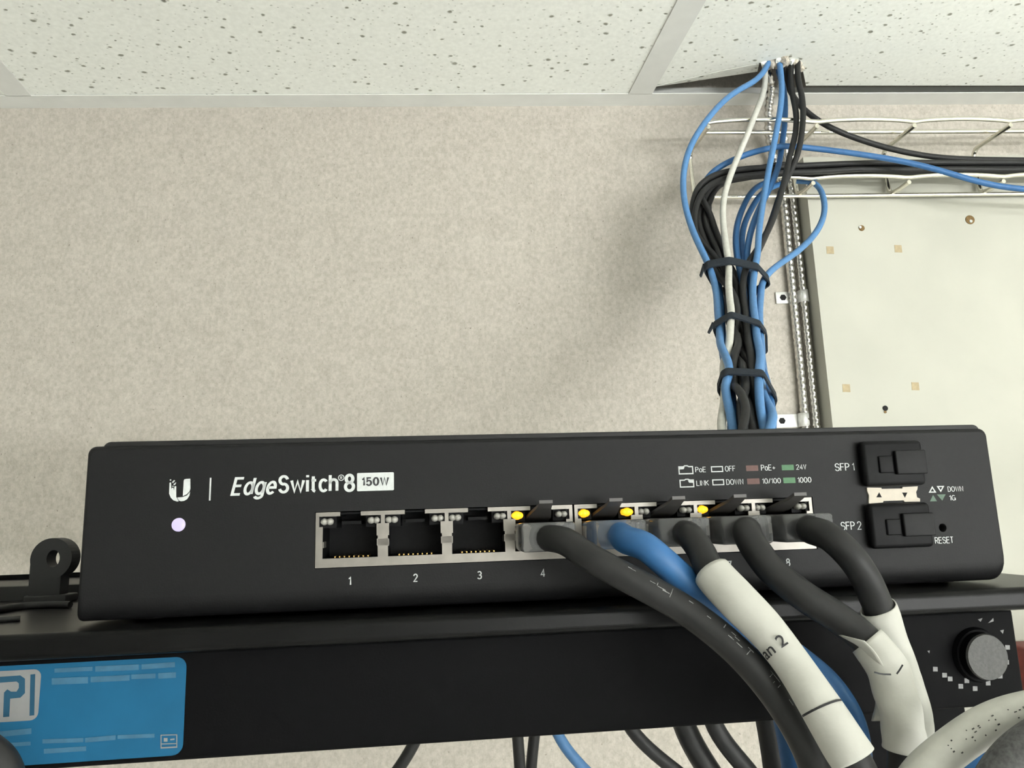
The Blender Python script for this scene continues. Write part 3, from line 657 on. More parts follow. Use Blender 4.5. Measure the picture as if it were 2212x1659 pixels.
def sleeve_part(t, P, a, b, rf, name='label_sleeve', wob=.0):
    Q = subset(P, a, b); fr = frames(Q); n_ = len(Q); sides = 20; vs = []; rnd = random.Random(5)
    ph = [rnd.uniform(0, 6.28) for _ in range(4)]
    for i, (c, tt, u, v_) in enumerate(fr):
        s = i/(n_-1)
        for k in range(sides):
            q = 2*math.pi*k/sides; r = rf(s)*(1+wob*math.sin(2*q+ph[0]+5*s)+wob*.7*math.sin(3*q+ph[1]+11*s)*math.sin(7*s+ph[2]))
            vs.append(c+u*(r*math.cos(q))+v_*(r*math.sin(q)))
    fs = [(i*sides+k, i*sides+(k+1) % sides, (i+1)*sides+(k+1) % sides, (i+1)*sides+k) for i in range(n_-1) for k in range(sides)]
    mb = MB().add(vs, fs, True); o = obj(name, mb, 'label_paper', t)
    so = o.modifiers.new('thickness', 'SOLIDIFY'); so.thickness = .00025
    return o, fr
CAMP = V((0, 0, ZC))
def facing(fr_i):
    c, tt, u, v_ = fr_i; d = (CAMP-c).normalized(); d = (d-tt*d.dot(tt)).normalized(); return c, tt, d, tt.cross(d).normalized()
def arc_line(t, parent, fr, s, r, q0, q1, wd=.00018, slant=0.):
    i = int(s*(len(fr)-1)); c, tt, d, e = facing(fr[i]); vs = []; n_ = 12
    for k in range(n_+1):
        q = math.radians(q0+(q1-q0)*k/n_); o_ = tt*(slant*(k/n_-.5))
        p = c+o_+(d*math.cos(q)+e*math.sin(q))*r
        vs += [p-tt*wd, p+tt*wd]
    obj('printed_line', MB().add(vs, [(2*k, 2*k+1, 2*k+3, 2*k+2) for k in range(n_)]), 'print_black', parent)
# port 4: black cable with worn print
t4, P4 = patch_cable(4, 'plain black network cable with worn pale print, plugged into port 4', 'cable_black',
    wp((1222, 1170, 152), (1270, 1202, 148), (1335, 1238, 146), (1400, 1272, 145), (1480, 1318, 144), (1560, 1378, 142), (1630, 1446, 140), (1695, 1530, 139), (1745, 1620, 139), (1780, 1720, 140)))
fr = frames(P4); rn = random.Random(3); mk = MB()
for k in range(26):
    s = rn.uniform(.42, .84); i = int(s*(len(fr)-1)); c, tt, d, e = facing(fr[i]); q = math.radians(-rn.uniform(22, 46)); r = .00284
    L_ = rn.uniform(.0002, .0008); wq = rn.uniform(.00004, .00009)
    p = c+(d*math.cos(q)+e*math.sin(q))*r; g = (-d*math.sin(q)+e*math.cos(q))
    if k % 3 == 0: a_, b_ = g*L_*.8, tt*wq
    else: a_, b_ = tt*L_, g*wq
    mk.add([p-a_-b_, p+a_-b_, p+a_+b_, p-a_+b_], [(0, 1, 2, 3)])
obj('worn_print', mk, 'print_faint', t4)
t5, P5 = patch_cable(5, 'thick blue network cable plugged into port 5', 'cable_blue',
    wp((1352, 1166, 153), (1392, 1180, 149), (1432, 1212, 148), (1490, 1262, 149), (1560, 1312, 151), (1640, 1368, 152), (1715, 1418, 152), (1782, 1474, 151), (1828, 1540, 150), (1848, 1610, 150), (1852, 1720, 150)), .00285)
t6, P6 = patch_cable(6, 'black network cable with a long white wrap label printed an 2, plugged into port 6', 'cable_black',
    wp((1492, 1160, 153), (1515, 1192, 149), (1538, 1238, 145), (1592, 1296, 141), (1655, 1362, 138), (1712, 1434, 135), (1768, 1520, 131), (1825, 1610, 128), (1852, 1655, 127), (1885, 1730, 126)))
n6 = len(P6)
def at_frac(P, p): return min(range(len(P)), key=lambda i: (P[i]-p).length)/len(P)
a6, b6 = at_frac(P6, W(1534, 1246, 145)), at_frac(P6, W(1846, 1640, 127.5))
s6, f6 = sleeve_part(t6, P6, a6, b6, lambda s: .0034+.0004*abs(s-.5)**2*4+.0002*math.sin(9*s), wob=.025)
arc_line(t6, s6, f6, .155, .0036, -75, 75, slant=-.0006); arc_line(t6, s6, f6, .755, .00365, -75, 70, slant=-.0006)
uv, fs = text_verts('an 2', bold=.012); i0 = int(.475*(len(f6)-1)); c, tt, d, e = facing(f6[i0]); rr = .00362
# reading direction runs across the sleeve, letters stand towards the plug
sgn = 1 if e.dot(RX) > 0 else -1
vs = []
for u, v_ in uv:
    q = math.radians(-62+(u*88)); vs.append(c-tt*(v_*.0021)+(d*math.cos(q)+e*sgn*math.sin(q))*rr)
obj('lettering', MB().add(vs, fs), 'print_black', s6)
t7, P7 = patch_cable(7, 'black network cable with a white flag label whose edge stands away, plugged into port 7', 'cable_black',
    wp((1612, 1150, 155), (1632, 1186, 152), (1672, 1236, 149), (1740, 1290, 146), (1815, 1338, 144), (1872, 1384, 142), (1914, 1440, 140), (1938, 1506, 139), (1952, 1570, 139), (1955, 1640, 139), (1950, 1740, 139)), .00295)
a7, b7 = at_frac(P7, W(1873, 1386, 142)), at_frac(P7, W(1946, 1626, 139))
s7, f7 = sleeve_part(t7, P7, a7, b7, lambda s: .0033+.0006*s+.0006*max(0, s-.6), wob=.085)
# loose flag edge: sheet from the sleeve's front to the left contour
inner = [(1868, 1384), (1892, 1410), (1915, 1450), (1932, 1500), (1940, 1556)]
outer = [(1812, 1370), (1848, 1398), (1872, 1444), (1893, 1508), (1884, 1558)]
mb = MB(); rows = []
for (a, b), (c_, d_) in zip(inner, outer):
    row = []
    for k in range(7):
        s = k/6; px = a+(c_-a)*s; py = b+(d_-b)*s; row.append(W(px, py, 137.5-1.2*math.sin(s*2.6)+6*s))
    rows.append(row)
dense = []
cols = [spline([r_[k] for r_ in rows], 5) for k in range(7)]
nr = len(cols[0]); vs = [cols[k][i] for i in range(nr) for k in range(7)]
mb.add(vs, [(i*7+k, i*7+k+1, (i+1)*7+k+1, (i+1)*7+k) for i in range(nr-1) for k in range(6)], True)
fl = obj('label_flag', mb, 'label_paper', t7); so = fl.modifiers.new('thickness', 'SOLIDIFY'); so.thickness = .0002
def stroke(parent, pts, Y, wd=.00014):
    P = spline([W(a, b, Y) for a, b in pts], 5); n_ = len(P); vs = []
    for i in range(n_):
        tt = (P[min(i+1, n_-1)]-P[max(i-1, 0)]).normalized(); g = tt.cross((CAMP-P[i]).normalized()).normalized(); vs += [P[i]-g*wd, P[i]+g*wd]
    obj('printed_line', MB().add(vs, [(2*k, 2*k+1, 2*k+3, 2*k+2) for k in range(n_-1)]), 'print_black', parent)
t8, P8 = patch_cable(8, 'black network cable with a crumpled white wrap label, plugged into port 8', 'cable_black',
    wp((1752, 1145, 156), (1792, 1160, 151), (1836, 1200, 149), (1868, 1246, 149), (1890, 1294, 150), (1908, 1340, 151), (1932, 1410, 151), (1952, 1480, 150), (1963, 1556, 149), (1960, 1620, 148), (1950, 1740, 147)), .00295)
a8, b8 = at_frac(P8, W(1896, 1312, 150.5)), at_frac(P8, W(1960, 1632, 148))
s8, f8 = sleeve_part(t8, P8, a8, b8, lambda s: .0034+.0002*math.sin(3*s)+.0009*max(0, s-.5)**.5-.0012*max(0, s-.93)*14*.4, wob=.085)
arc_line(t8, s8, f8, .30, .0037, -5, 60, slant=-.0008)
stroke(s7, [(1937, 1456), (1944, 1446), (1950, 1436)], 135.8); stroke(s7, [(1888, 1452), (1905, 1456), (1925, 1457)], 136.0)
stroke(s8, [(1942, 1545), (1946, 1553), (1954, 1556), (1962, 1551)], 143.5, .0001)

# ------------------------------------------------------------------ loose cables low on the right
QUEUE = []; BUNDLE = []; FIXED = []
def resample(P, d):
    L = [0.]
    for a_, b_ in zip(P, P[1:]): L.append(L[-1]+(b_-a_).length)
    n_ = max(2, int(L[-1]/d)); out = []; j = 0
    for i in range(n_+1):
        s_ = L[-1]*i/n_
        while j < len(L)-2 and L[j+1] < s_: j += 1
        out.append(P[j].lerp(P[j+1], (s_-L[j])/max(1e-9, L[j+1]-L[j])))
    return out
def relax_queue(iters=170):
    # push neighbouring cables of a bundle apart until they only touch
    from mathutils.kdtree import KDTree
    cabs = [resample(q[2], .0042) for q in QUEUE]; rad = [q[3] for q in QUEUE]
    rmax = max(rad)
    for it in range(iters):
        kd = KDTree(sum(len(c) for c in cabs)+sum(len(c) for c, _ in FIXED)); idx = []
        for ci, c in enumerate(cabs):
            for pi, p in enumerate(c): kd.insert(p, len(idx)); idx.append((ci, pi))
        for fi, (c, _) in enumerate(FIXED):
            for p in c: kd.insert(p, len(idx)); idx.append((-1-fi, 0))
        kd.balance(); moved = False
        disp = [[V((0, 0, 0)) for _ in c] for c in cabs]
        for ci, c in enumerate(cabs):
            for pi, p in enumerate(c):
                for q, k, dist in kd.find_range(p, rad[ci]+rmax+.001):
                    cj, pj = idx[k]
                    if cj == ci: continue
                    need = rad[ci]+(rad[cj] if cj >= 0 else FIXED[-1-cj][1])+.0009
                    if dist < need:
                        dv = p-q
                        if dv.length < 1e-5: dv = V((.3*(ci-cj), .5*(ci-cj), .1))
                        disp[ci][pi] += dv.normalized()*(need-dist)*(.36 if cj >= 0 else .8); moved = True
        if not moved: break
        for ci, c in enumerate(cabs):
            d = disp[ci]; n_ = len(c)
            for pi in range(n_):
                a_, b_ = max(0, pi-4), min(n_, pi+5); m = V((0, 0, 0))
                for k in range(a_, b_): m += d[k]
                m = m/(b_-a_)*.6+d[pi]*.4
                if m.length > .0016: m = m.normalized()*.0016
                c[pi] = c[pi]+m
            if it < iters-45: cabs[ci] = [c[0]]+[c[i]*.9+(c[i-1]+c[i+1])*.05 for i in range(1, n_-1)]+[c[-1]]
    for q, c in zip(QUEUE, cabs):
        n_ = len(c); sm = c
        for _ in range(1): sm = [sm[0]]+[(sm[i-1]+sm[i]*2+sm[i+1])/4 for i in range(1, n_-1)]+[sm[-1]]
        single('cable', MB().tube(sm, q[3], 10), q[1], q[0], 'cable', q[4]); BUNDLE.append((sm, q[3], q[4]))
    QUEUE.clear()
def qcable(label, m, tri, r, group):
    QUEUE.append((label, m, spline([W(*t) if not isinstance(t, Vector) else t for t in tri], 8), r, group))
def cable(label, m, tri, r, group, name='cable', sides=12, step=8):
    P = spline([W(*t) if not isinstance(t, Vector) else t for t in tri], step); mb = MB().tube(P, r, sides)
    return single(name, mb, m, label, 'cable', group), P
G1 = 'loose cables in front of the rack unit'
o, P = cable('white printed cable curving away beside the knob of the rack unit', 'cable_white', [(2420, 1545, 120), (2300, 1528, 122), (2212, 1536, 124), (2130, 1566, 125), (2050, 1620, 126), (1985, 1680, 127), (1940, 1760, 128)], .0030, G1)
fr = frames(P); rn = random.Random(9); mk = MB()
for k in range(40):
    s = rn.uniform(.30, .70); i = int(s*(len(fr)-1)); c, tt, d, e = facing(fr[i]); q = math.radians(rn.choice([-1, 1])*rn.uniform(2, 22)-6); p = c+(d*math.cos(q)+e*math.sin(q))*.00303
    g = -d*math.sin(q)+e*math.cos(q); a_, b_ = tt*rn.uniform(.00008, .00024), g*rn.uniform(.00006, .00012)
    mk.add([q_-o.location for q_ in (p-a_-b_, p+a_-b_, p+a_+b_, p-a_+b_)], [(0, 1, 2, 3)])
obj('small_print', mk, 'knob_face', o)
cable('blue cable tucked under the white printed cable', 'cable_blue', [(2330, 1552, 134), (2240, 1580, 134), (2165, 1620, 134), (2105, 1665, 134), (2050, 1740, 134)], .0033, G1)
cable('thick grey braided cable below the white printed cable', 'cable_grey', [(2400, 1540, 117), (2310, 1572, 117), (2235, 1610, 117), (2180, 1660, 118), (2130, 1740, 118)], .0034, G1)
cable('thin black cable hanging across the corner of the blue sticker', 'cable_black', [(-200, 1570, 148), (-90, 1590, 146), (-22, 1622, 145), (14, 1668, 145), (30, 1760, 145)], .0027, G1)
# ------------------------------------------------------------------ cables hanging behind the rack unit
G2 = 'cables hanging behind the rack unit'
def hang(label, m, pts, r, Y):
    px, py = pts[0]
    tri = [(px, 1330, Y)]+[(a, b, Y) for a, b in pts]
    return qcable(label, m, tri, r, G2)
hang('single black cable slanting down behind the rack unit below the sticker end', 'cable_black', [(930, 1540), (902, 1602), (866, 1659), (820, 1720), (760, 1780)], .0030, 400)
hang('black cable falling straight down in the close pair behind the rack unit', 'cable_black', [(1112, 1540), (1120, 1600), (1124, 1650), (1130, 1780)], .0029, 400)
hang('black cable bowing away from its straight neighbour in the close pair', 'cable_black', [(1164, 1540), (1152, 1598), (1143, 1655), (1146, 1780)], .0029, 408)
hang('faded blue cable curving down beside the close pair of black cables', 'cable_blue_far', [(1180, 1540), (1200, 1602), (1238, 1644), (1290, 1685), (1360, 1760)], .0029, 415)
hang('thin black cable crossing towards the thick black cable behind the unit', 'cable_black', [(1330, 1545), (1370, 1592), (1440, 1652), (1510, 1700), (1590, 1770)], .0034, 400)
hang('thickest black cable dropping behind the rack unit', 'cable_black', [(1460, 1540), (1486, 1596), (1520, 1650), (1570, 1720), (1610, 1790)], .0060, 408)
hang('black cable bending twice behind the unit next to the thickest cable', 'cable_black', [(1520, 1540), (1546, 1592), (1580, 1630), (1640, 1680), (1700, 1770)], .0046, 395)
hang('black cable running down under the white wrap labels', 'cable_black', [(1740, 1500), (1748, 1570), (1764, 1650), (1780, 1790)], .0050, 402)
hang('black cable half hidden behind the longest wrap label', 'cable_black', [(1806, 1500), (1800, 1570), (1806, 1650), (1815, 1790)], .0050, 396)
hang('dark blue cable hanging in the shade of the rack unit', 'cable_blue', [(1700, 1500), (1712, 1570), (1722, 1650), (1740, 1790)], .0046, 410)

G5 = 'dark cables leaving the underside of the rack unit'
zu = SW(0, 0, UB).z
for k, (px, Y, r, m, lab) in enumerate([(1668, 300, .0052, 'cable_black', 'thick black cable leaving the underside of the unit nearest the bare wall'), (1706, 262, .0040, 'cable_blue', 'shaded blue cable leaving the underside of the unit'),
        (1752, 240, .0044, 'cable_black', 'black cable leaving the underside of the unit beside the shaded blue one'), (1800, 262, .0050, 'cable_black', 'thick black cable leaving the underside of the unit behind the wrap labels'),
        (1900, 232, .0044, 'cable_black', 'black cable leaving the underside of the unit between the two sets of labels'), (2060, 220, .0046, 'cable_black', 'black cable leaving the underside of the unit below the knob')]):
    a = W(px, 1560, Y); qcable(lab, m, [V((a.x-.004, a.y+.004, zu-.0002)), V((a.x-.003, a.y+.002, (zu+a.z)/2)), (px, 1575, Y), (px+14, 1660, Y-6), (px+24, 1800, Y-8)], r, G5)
# ------------------------------------------------------------------ things lying on the shelf beside the switch
sx, sy_ = onZ(115, 1300, SW(0, 0, SZ).z), None
sz = SW(0, 0, SZ).z
c0 = onZ(113, 1301, sz); u_ = 207/1602/1000*1.0
t = thing('cable_eyelet', 'black plastic eyelet standing on the shelf beside the switch', 'eyelet', c0)
N = 36; cz_ = c0.z+.0121; r1 = .0057; cxo = c0.x
ya, yb = c0.y-.0024, c0.y+.0024; vs = []; fs = []
for y_ in (ya, yb):
    for rr_, ox in ((1, 0), (0, .0006)):
        for i in range(N):
            q = 2*math.pi*i/N
            vs.append((cxo+ox+(r1 if rr_ else .0018)*math.cos(q), y_, cz_+(r1 if rr_ else .0024)*math.sin(q)))
for i in range(N):
    j = (i+1) % N
    fs += [(i, j, N+j, N+i), (2*N+i, 3*N+i, 3*N+j, 2*N+j), (i, 2*N+i, 2*N+j, j), (N+i, N+j, 3*N+j, 3*N+i)]
mb = MB().box(c0.x-.0056, c0.x+.0030, ya+.0001, yb-.0001, c0.z, cz_-.0038).box(c0.x-.0056, c0.x-.0026, ya+.0001, yb-.0001, cz_-.0038, cz_-.0005)
obj('loop', mb.add(vs, fs), 'sleeve_rubber', t)
obj('foot', MB().bbox(c0.x-.0065, c0.x+.0050, c0.y-.0028, c0.y+.004, c0.z, c0.z+.0022, .0004), 'sleeve_rubber', t)
a = onZ(-420, 1316, sz); b = onZ(172, 1297, sz)
dv = (b-a).normalized(); nv = V((-dv.y, dv.x, 0)); a += nv*.006; b += nv*.006; b -= dv*.004
q = [a, b, b+nv*.004, a+nv*.004]; mb = MB().add(q+[p+V((0, 0, .0040)) for p in q], [(3, 2, 1, 0), (4, 5, 6, 7), (0, 1, 5, 4), (1, 2, 6, 5), (2, 3, 7, 6), (3, 0, 4, 7)])
single('rubber_strip', mb, 'sleeve_rubber', 'flat black rubber strip lying on the shelf behind the eyelet', 'strip')
P = spline([onZ(x_, y_, sz+.0009) for x_, y_ in [(-520, 1405), (-340, 1375), (-170, 1345), (-60, 1326), (0, 1316), (50, 1309), (100, 1306.5), (152, 1306)]], 8)
single('thin_wire', MB().tube(P, .0009, 8), 'cable_black', 'thin black wire lying on the shelf below the eyelet', 'wire')
P = spline([onZ(x_, y_, sz+.0006) for x_, y_ in [(-330, 1392), (-150, 1362), (-60, 1345), (0, 1339), (26, 1337), (44, 1335.5)]], 8)
single('thin_wire', MB().tube(P, .0006, 8), 'cable_black', 'short loose wire end lying on the shelf in front of the longer wire', 'wire')

# ================================================================== WIRE CABLE TRAY ON THE WALL
tr = thing('wire_cable_tray', 'steel wire basket cable tray fixed along the wall below the ceiling', 'cable tray', W(1900, 420, 655))
wr = .0022
YN, YM, YBK, YLN = .620, .646, .6705, .641       # near, middle, back, lower near (m)
zt = W(1900, 264, YN*1000).z; zl2 = W(1900, 416, YBK*1000).z
xa = W(1530, 274, YN*1000).x
step_ = W(1975, 264, YN*1000).x-W(1765, 270, YN*1000).x
xcs = [xa]+[W(1765, 270, YN*1000).x+step_*k for k in range(0, 8)]
xe = xcs[-1]+.03
def wave(x):
    for a_, b_ in zip(xcs, xcs[1:]+[xe]):
        if a_ <= x <= b_: return .0032*math.sin(math.pi*(x-a_)/(b_-a_))**.6
    return 0
n_ = 120
def rail(name, y, z, wv, x0=xa):
    P = [V((x0+(xe-x0)*i/n_, y, z+(wave(x0+(xe-x0)*i/n_) if wv else 0))) for i in range(n_+1)]
    obj(name, MB().tube(P, wr, 8), 'steel_wire', tr); FIXED.append((resample(P, .004), wr))
rail('rail_wire', YN, zt, True); rail('rail_wire', YM, zt+.0045, False, xa+.003)
rail('rail_wire', YLN, zl2+.001, True, xa+.004); rail('rail_wire', YBK-.004, zl2-.0045, False, xa+.006)
zt_top = zt+.0045*0
for x in xcs:
    P = [V((x, YN, zt-.0035)), V((x-.0015, (YN+YBK)/2, zt-.0032)), V((x-.003, YBK-.008, zt-.0032))]
    P += [V((x-.003, YBK-.008+.008*math.sin(q), zt-.0032-.008*(1-math.cos(q)))) for q in (.5, 1.0, 1.4)]
    P += [V((x-.003, YBK, zt-.012)), V((x-.002, YBK, zl2+.006))]
    P += [V((x-.002, YBK-.006*(1-math.cos(q)), zl2+.006-.009*math.sin(q))) for q in (.6, 1.2)]
    P += [V((x, YBK-.012, zl2-.003)), V((x+.001, YLN, zl2-.003))]
    obj('cross_wire', MB().tube(P, wr, 8), 'steel_wire', tr); FIXED.append((resample(P, .003), wr))
# ================================================================== CABLE DROP FROM THE CEILING
G3 = 'cables dropping from the ceiling hole'
UPZ = HZ+.16
def up(px, py, Y):                               # start of a cable above the ceiling, over a pixel at the hole
    p = onZ(px, py, HZ); return [V((p.x+.002, p.y+.004, UPZ)), V((p.x, p.y, HZ+.03))]
def low(px0, k, dy=0.):                           # shared run down behind the switch
    return [(px0+2, 925, 412+dy), (1618+k*8, 1020, 396+dy), (1636+k*8, 1200, 391+dy), (1704+k*8, 1480, 390+dy), (1732+k*8, 1640, 390+dy), (1745+k*8, 1800, 390+dy)]
R5 = .0027
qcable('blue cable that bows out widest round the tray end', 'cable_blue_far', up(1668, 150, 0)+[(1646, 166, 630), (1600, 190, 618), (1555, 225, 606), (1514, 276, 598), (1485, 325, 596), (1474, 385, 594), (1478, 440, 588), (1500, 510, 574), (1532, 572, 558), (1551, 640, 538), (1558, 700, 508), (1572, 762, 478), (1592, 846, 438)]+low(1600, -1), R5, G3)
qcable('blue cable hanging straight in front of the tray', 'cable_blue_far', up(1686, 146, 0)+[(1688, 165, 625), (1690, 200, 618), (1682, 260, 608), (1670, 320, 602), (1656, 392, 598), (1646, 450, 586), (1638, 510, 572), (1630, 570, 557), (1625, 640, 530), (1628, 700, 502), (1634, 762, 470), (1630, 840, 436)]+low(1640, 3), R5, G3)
qcable('darker blue cable close behind the straight one', 'cable_blue', up(1696, 150, 0)+[(1695, 170, 634), (1697, 240, 630), (1690, 330, 624), (1668, 396, 606), (1640, 450, 596), (1618, 510, 582), (1614, 575, 566), (1618, 640, 544), (1624, 730, 508), (1646, 810, 464), (1652, 870, 440)]+low(1650, 4, 6), R5, G3)
qcable('white cable slanting down across the tray end', 'cable_white', up(1664, 148, 0)+[(1656, 170, 636), (1645, 215, 628), (1615, 290, 612), (1588, 352, 606), (1568, 405, 600), (1560, 450, 590), (1565, 510, 572), (1574, 570, 554), (1577, 640, 530), (1582, 725, 498), (1586, 790, 470), (1577, 850, 444), (1576, 890, 428)]+low(1580, -3), R5, G3)
qcable('black cable falling from the ceiling hole into the strapped bundle', 'cable_black', up(1704, 150, 0)+[(1702, 168, 630), (1714, 212, 622), (1722, 260, 614), (1716, 320, 606), (1700, 372, 600), (1684, 430, 592), (1664, 490, 580), (1632, 545, 570), (1606, 600, 556), (1602, 660, 530), (1604, 740, 496), (1612, 850, 442)]+low(1618, 0, 5), R5, G3)
qcable('black cable with a tight bend beside the ceiling hole', 'cable_black', up(1718, 148, 0)+[(1718, 162, 628), (1733, 202, 616), (1736, 252, 608), (1728, 304, 604), (1712, 356, 604), (1690, 400, 606), (1676, 450, 600), (1650, 520, 588), (1620, 575, 574), (1612, 650, 548), (1612, 740, 510), (1620, 850, 458)]+low(1622, 1, 12), R5, G3)
qcable('black cable leaving the ceiling hole along the tray', 'cable_black', up(1700, 140, 0)+[(1694, 172, 640), (1716, 218, 640), (1752, 252, 636), (1795, 278, 634), (1852, 300, 636), (1920, 321, 640), (2000, 337, 644), (2090, 346, 646), (2230, 350, 648), (2420, 352, 650), (2760, 352, 650), (3100, 352, 650)], R5, G3)
qcable('blue cable arching over the black bundle and lying along the tray', 'cable_blue', [(3100, 400, 650), (2760, 408, 630), (2420, 416, 606), (2300, 413, 606), (2212, 409, 608), (2130, 398, 610), (2045, 372, 612), (1960, 350, 616), (1870, 335, 620), (1790, 324, 624), (1722, 318, 626), (1655, 322, 622), (1604, 335, 616), (1566, 356, 616), (1540, 376, 620), (1512, 420, 620), (1506, 480, 608), (1530, 540, 590), (1560, 600, 572), (1570, 680, 520), (1576, 760, 484), (1598, 850, 446)]+low(1606, -2, 8), R5, G3)
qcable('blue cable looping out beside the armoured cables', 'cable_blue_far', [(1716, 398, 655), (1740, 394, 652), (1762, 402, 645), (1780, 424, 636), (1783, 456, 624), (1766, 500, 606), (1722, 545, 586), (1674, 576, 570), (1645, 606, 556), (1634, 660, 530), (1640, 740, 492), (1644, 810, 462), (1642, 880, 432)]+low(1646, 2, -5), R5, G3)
qcable('short blue cable dropping from the tray floor into the bundle', 'cable_blue', [(1660, 392, 655), (1632, 402, 646), (1612, 432, 630), (1594, 476, 608), (1588, 520, 590), (1596, 575, 570), (1604, 640, 545), (1592, 740, 505), (1600, 850, 452)]+low(1610, -1, 12), R5, G3)
qcable('blue cable dropping from the tray floor just behind the straight one', 'cable_blue', [(1690, 396, 655), (1650, 410, 645), (1626, 446, 628), (1604, 492, 606), (1602, 540, 590), (1608, 580, 576), (1622, 650, 550), (1636, 740, 510), (1640, 850, 456)]+low(1632, 2, 14), R5, G3)
G4 = 'black cables lying along the tray'
rn = random.Random(11)
names4 = ['black tray cable running on the floor of the tray', 'black tray cable turning first at the tray end', 'black tray cable turning lowest at the tray end',
          'black tray cable on the wall side of the tray bundle', 'black tray cable on the room side of the tray bundle', 'black tray cable lying on top of the tray bundle', 'black tray cable in the middle of the tray bundle']
for k in range(7):
    dy = (k % 4)*5.2-4; dz = (k//4)*15-12+(k % 4)*3.2; dx = (k % 4)*6-9
    pts4 = [(3100, 366+dz, 650+dy), (2760, 366+dz, 650+dy), (2420, 366+dz, 648+dy), (2300, 365+dz, 648+dy), (2180, 364+dz, 646+dy), (2060, 364+dz, 645+dy), (1940, 364+dz+rn.uniform(-2, 2), 644+dy), (1820, 366+dz+rn.uniform(-2, 2), 642+dy), (1720, 370+dz*.9, 638+dy), (1640, 374+dz*.8, 630+dy), (1575, 379+dz*.5, 622+dy*.9)]
    pts4 += [(1536+dx*.8, 390+dz*.2+abs(dx)*.3, 614+dy*.8), (1516+dx*1.2, 432, 606+dy*.8), (1514+dx*1.6+(30 if k == 1 else 0), 490, 594+dy*.8), (1540+dx*1.6+(26 if k == 1 else 0), 545, 580+dy*.7), (1580+dx*1.0, 600, 562+dy), (1590+dx, 660, 536+dy), (1600+dx*.8, 740, 500+dy), (1608+dx*.7, 850, 448+dy)]
    qcable(names4[k], 'cable_black', pts4+low(1612+dx*.6, 0+dx*.12, dy+2), .0026, G4)
relax_queue()
# hook and loop straps round the bundle
def strap(px, py, Y, dirv, label, h=.0042, tilt=0., lim=.026):
    c = W(px, py, Y); a = dirv.normalized(); u = a.cross(V((0, 1, 0))).normalized(); v_ = u.cross(a).normalized()
    sec = []                                      # where each cable of the drop crosses the strap's plane
    for P, r_, g_ in BUNDLE:
        if g_ not in (G3, G4): continue
        for p, q in zip(P, P[1:]):
            d0, d1 = (p-c).dot(a), (q-c).dot(a)
            if d0*d1 <= 0 and d0 != d1:
                x = p.lerp(q, d0/(d0-d1))
                if (x-c).length < lim: sec.append(((x-c).dot(u), (x-c).dot(v_), r_))
    mu = (min(x[0] for x in sec)+max(x[0] for x in sec))/2; mv = (min(x[1] for x in sec)+max(x[1] for x in sec))/2
    c = c+u*mu+v_*mv; n_ = 48; vs = []
    for i in range(n_):                           # tightest band: support function of the cable section
        q = 2*math.pi*i/n_; e = (math.cos(q), math.sin(q)); wv = a*(.0005*math.sin(3*q))
        R_ = max((x[0]-mu)*e[0]+(x[1]-mv)*e[1]+x[2] for x in sec)+.0006
        q2 = q+1e-3; R2_ = max((x[0]-mu)*math.cos(q2)+(x[1]-mv)*math.sin(q2)+x[2] for x in sec)+.0006; dR = (R2_-R_)/1e-3
        pt = u*(R_*e[0]-dR*e[1])+v_*(R_*e[1]+dR*e[0]); nr = u*e[0]+v_*e[1]; r = R_
        for dr, dh in ((0, -h), (0, h), (.0012, h), (.0012, -h)): vs.append(c+pt+nr*dr+a*dh+wv)
    fs = [(i*4+e, i*4+(e+1) % 4, ((i+1) % n_)*4+(e+1) % 4, ((i+1) % n_)*4+e) for i in range(n_) for e in range(4)]
    t = thing('cable_strap', label, 'strap', c-a*h, 'hook and loop straps round the bundle')
    obj('band', MB().add(vs, fs, False), 'velcro', t)
    kk = max(range(n_), key=lambda i: (vs[i*4]-c).dot(u)); p = vs[kk*4+2]-a*h; q = 0.
    g = -u*math.sin(q)+v_*math.cos(q)*.8
    if tilt: obj('loose_end', MB().add([p+a*h, p-a*h, p+g*.004-a*h*2.3+u*.0015, p+g*.006-a*h*1.2+u*.0015, p+a*h+u*.001, p-a*h+u*.001, p+g*.004-a*h*2.3+u*.0025, p+g*.006-a*h*1.2+u*.0025],
             [(0, 1, 2, 3), (7, 6, 5, 4), (0, 4, 5, 1), (1, 5, 6, 2), (2, 6, 7, 3), (3, 7, 4, 0)]), 'velcro', t)
    return t
dA = W(1575, 540, 580)-W(1600, 740, 500); dB = W(1590, 680, 528)-W(1608, 850, 445)
strap(1584, 606, 560, dA, 'black hook and loop strap nearest the ceiling on the cable bundle', .0050, 1, .031)
strap(1601, 730, 503, dB, 'black hook and loop strap in the middle of the cable bundle', .0042, 1, .022)
strap(1613, 850, 447, dB, 'black hook and loop strap nearest the switch on the cable bundle', .0036, 0, .020)
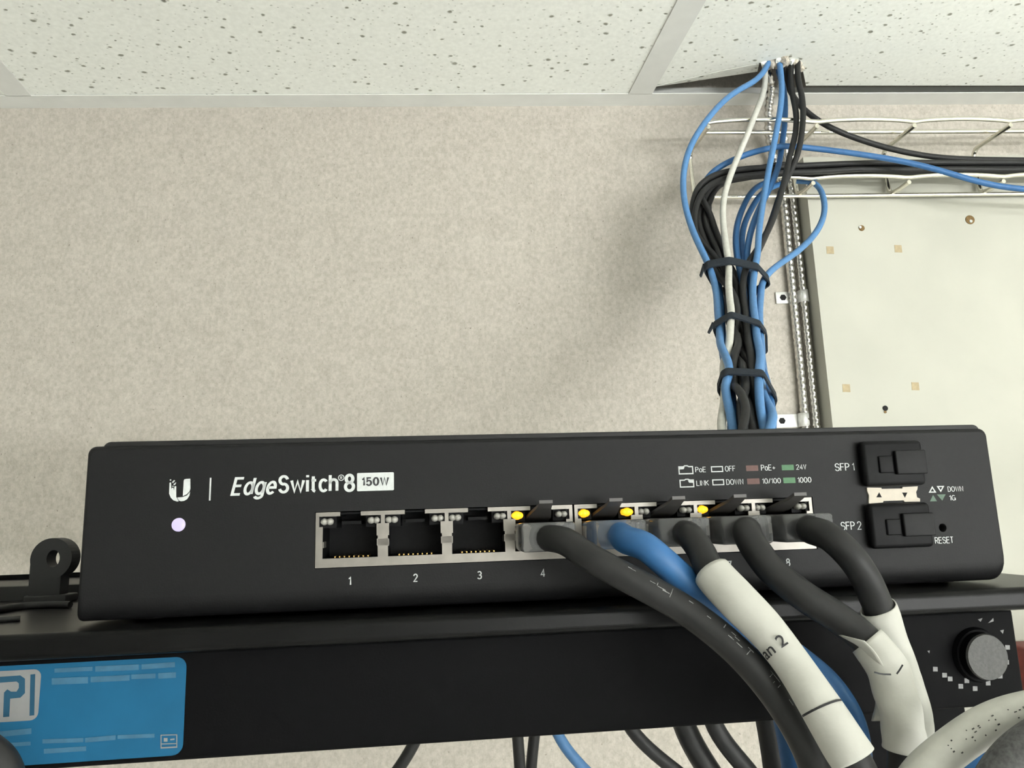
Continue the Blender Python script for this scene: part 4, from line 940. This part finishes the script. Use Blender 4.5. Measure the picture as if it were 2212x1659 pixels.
# ================================================================== ARMOURED CABLES ON THE WALL
def armoured(pts, label, r=.0039, pit=.0066):
    P0 = spline(pts, 60); L = [0]
    for a_, b_ in zip(P0, P0[1:]): L.append(L[-1]+(b_-a_).length)
    n_ = int(L[-1]/pit*6); P = []; j = 0
    for i in range(n_+1):
        s = L[-1]*i/n_
        while j < len(L)-2 and L[j+1] < s: j += 1
        P.append(P0[j].lerp(P0[j+1], (s-L[j])/max(1e-9, L[j+1]-L[j])))
    fr = frames(P); sides = 12; vs = []
    for i, (c, tt, a_, b_) in enumerate(fr):
        for k in range(sides):
            q = 2*math.pi*k/sides; ph = 2*math.pi*i/6+q
            rr_ = r*(1+.13*math.cos(ph)); vs.append(c+a_*(rr_*math.cos(q))+b_*(rr_*math.sin(q)))
    fs = [(i*sides+k, i*sides+(k+1) % sides, (i+1)*sides+(k+1) % sides, (i+1)*sides+k) for i in range(len(P)-1) for k in range(sides)]
    mb = MB().add(vs, fs, True); return single('armoured_cable', mb, 'armour', label, 'cable', 'armoured cables on the wall')
Yw = 694
h1 = onZ(1670, 152, HZ); h2 = onZ(1680, 150, HZ)
armoured([V((h1.x, h1.y+.012, UPZ)), V((h1.x, h1.y+.012, HZ+.02))]+wp((1665, 190, 662), (1660, 240, 672), (1662, 300, 684), (1676, 360, 690), (1692, 430, 693), (1705, 560, Yw), (1718, 690, Yw), (1729, 800, Yw), (1738, 900, Yw), (1756, 1100, Yw), (1780, 1400, Yw)), 'armoured steel cable held by the lower strap on the wall')
armoured([V((h2.x+.012, h2.y+.02, UPZ)), V((h2.x+.012, h2.y+.02, HZ+.02))]+wp((1690, 200, 672), (1692, 260, 684), (1698, 340, 691), (1711, 430, Yw), (1722, 520, Yw), (1733, 620, Yw), (1744, 730, Yw), (1755, 840, Yw), (1763, 915, Yw), (1782, 1100, Yw), (1808, 1400, Yw)), 'armoured steel cable next to the board edge, held by the upper strap')
def conduit_strap(cpx, cpy, hole, label, width=.012):
    c = W(cpx, cpy, Yw); hc = W(*hole, 698.5); t = thing('conduit_strap', label, 'strap', c-V((0, 0, width/2)), 'one hole conduit straps on the wall')
    z0, z1 = c.z-width/2, c.z+width/2; n_ = 10; arcp = []
    for i in range(n_+1): q = math.pi*i/n_; arcp.append((c.x+.0050*math.cos(q), Yw/1000+.0005-.0050*math.sin(q)))
    arcp = [(c.x+.0050, .6985)]+arcp+[(c.x-.0050, .6985)]
    vs = [(a_, b_, z) for a_, b_ in arcp for z in (z0, z1)]
    o = obj('arch', MB().add(vs, [(2*i, 2*i+1, 2*i+3, 2*i+2) for i in range(len(arcp)-1)], True), 'galvanised', t)
    so = o.modifiers.new('thickness', 'SOLIDIFY'); so.thickness = .0008
    obj('tab', MB().bbox(hc.x-.007, c.x-.0048, .6972, .6992, z0, z1, .0005, 2), 'galvanised', t)
    obj('screw', MB().cyl(V((hc.x, .6972, c.z)), (0, -1, 0), .0033, .0006, 6), 'hole_dark', t)
conduit_strap(1736, 640, (1690, 641), 'galvanised strap over the armoured cable next to the board edge')
conduit_strap(1737, 907, (1688, 907), 'galvanised strap with a visible screw just above the switch', .013)
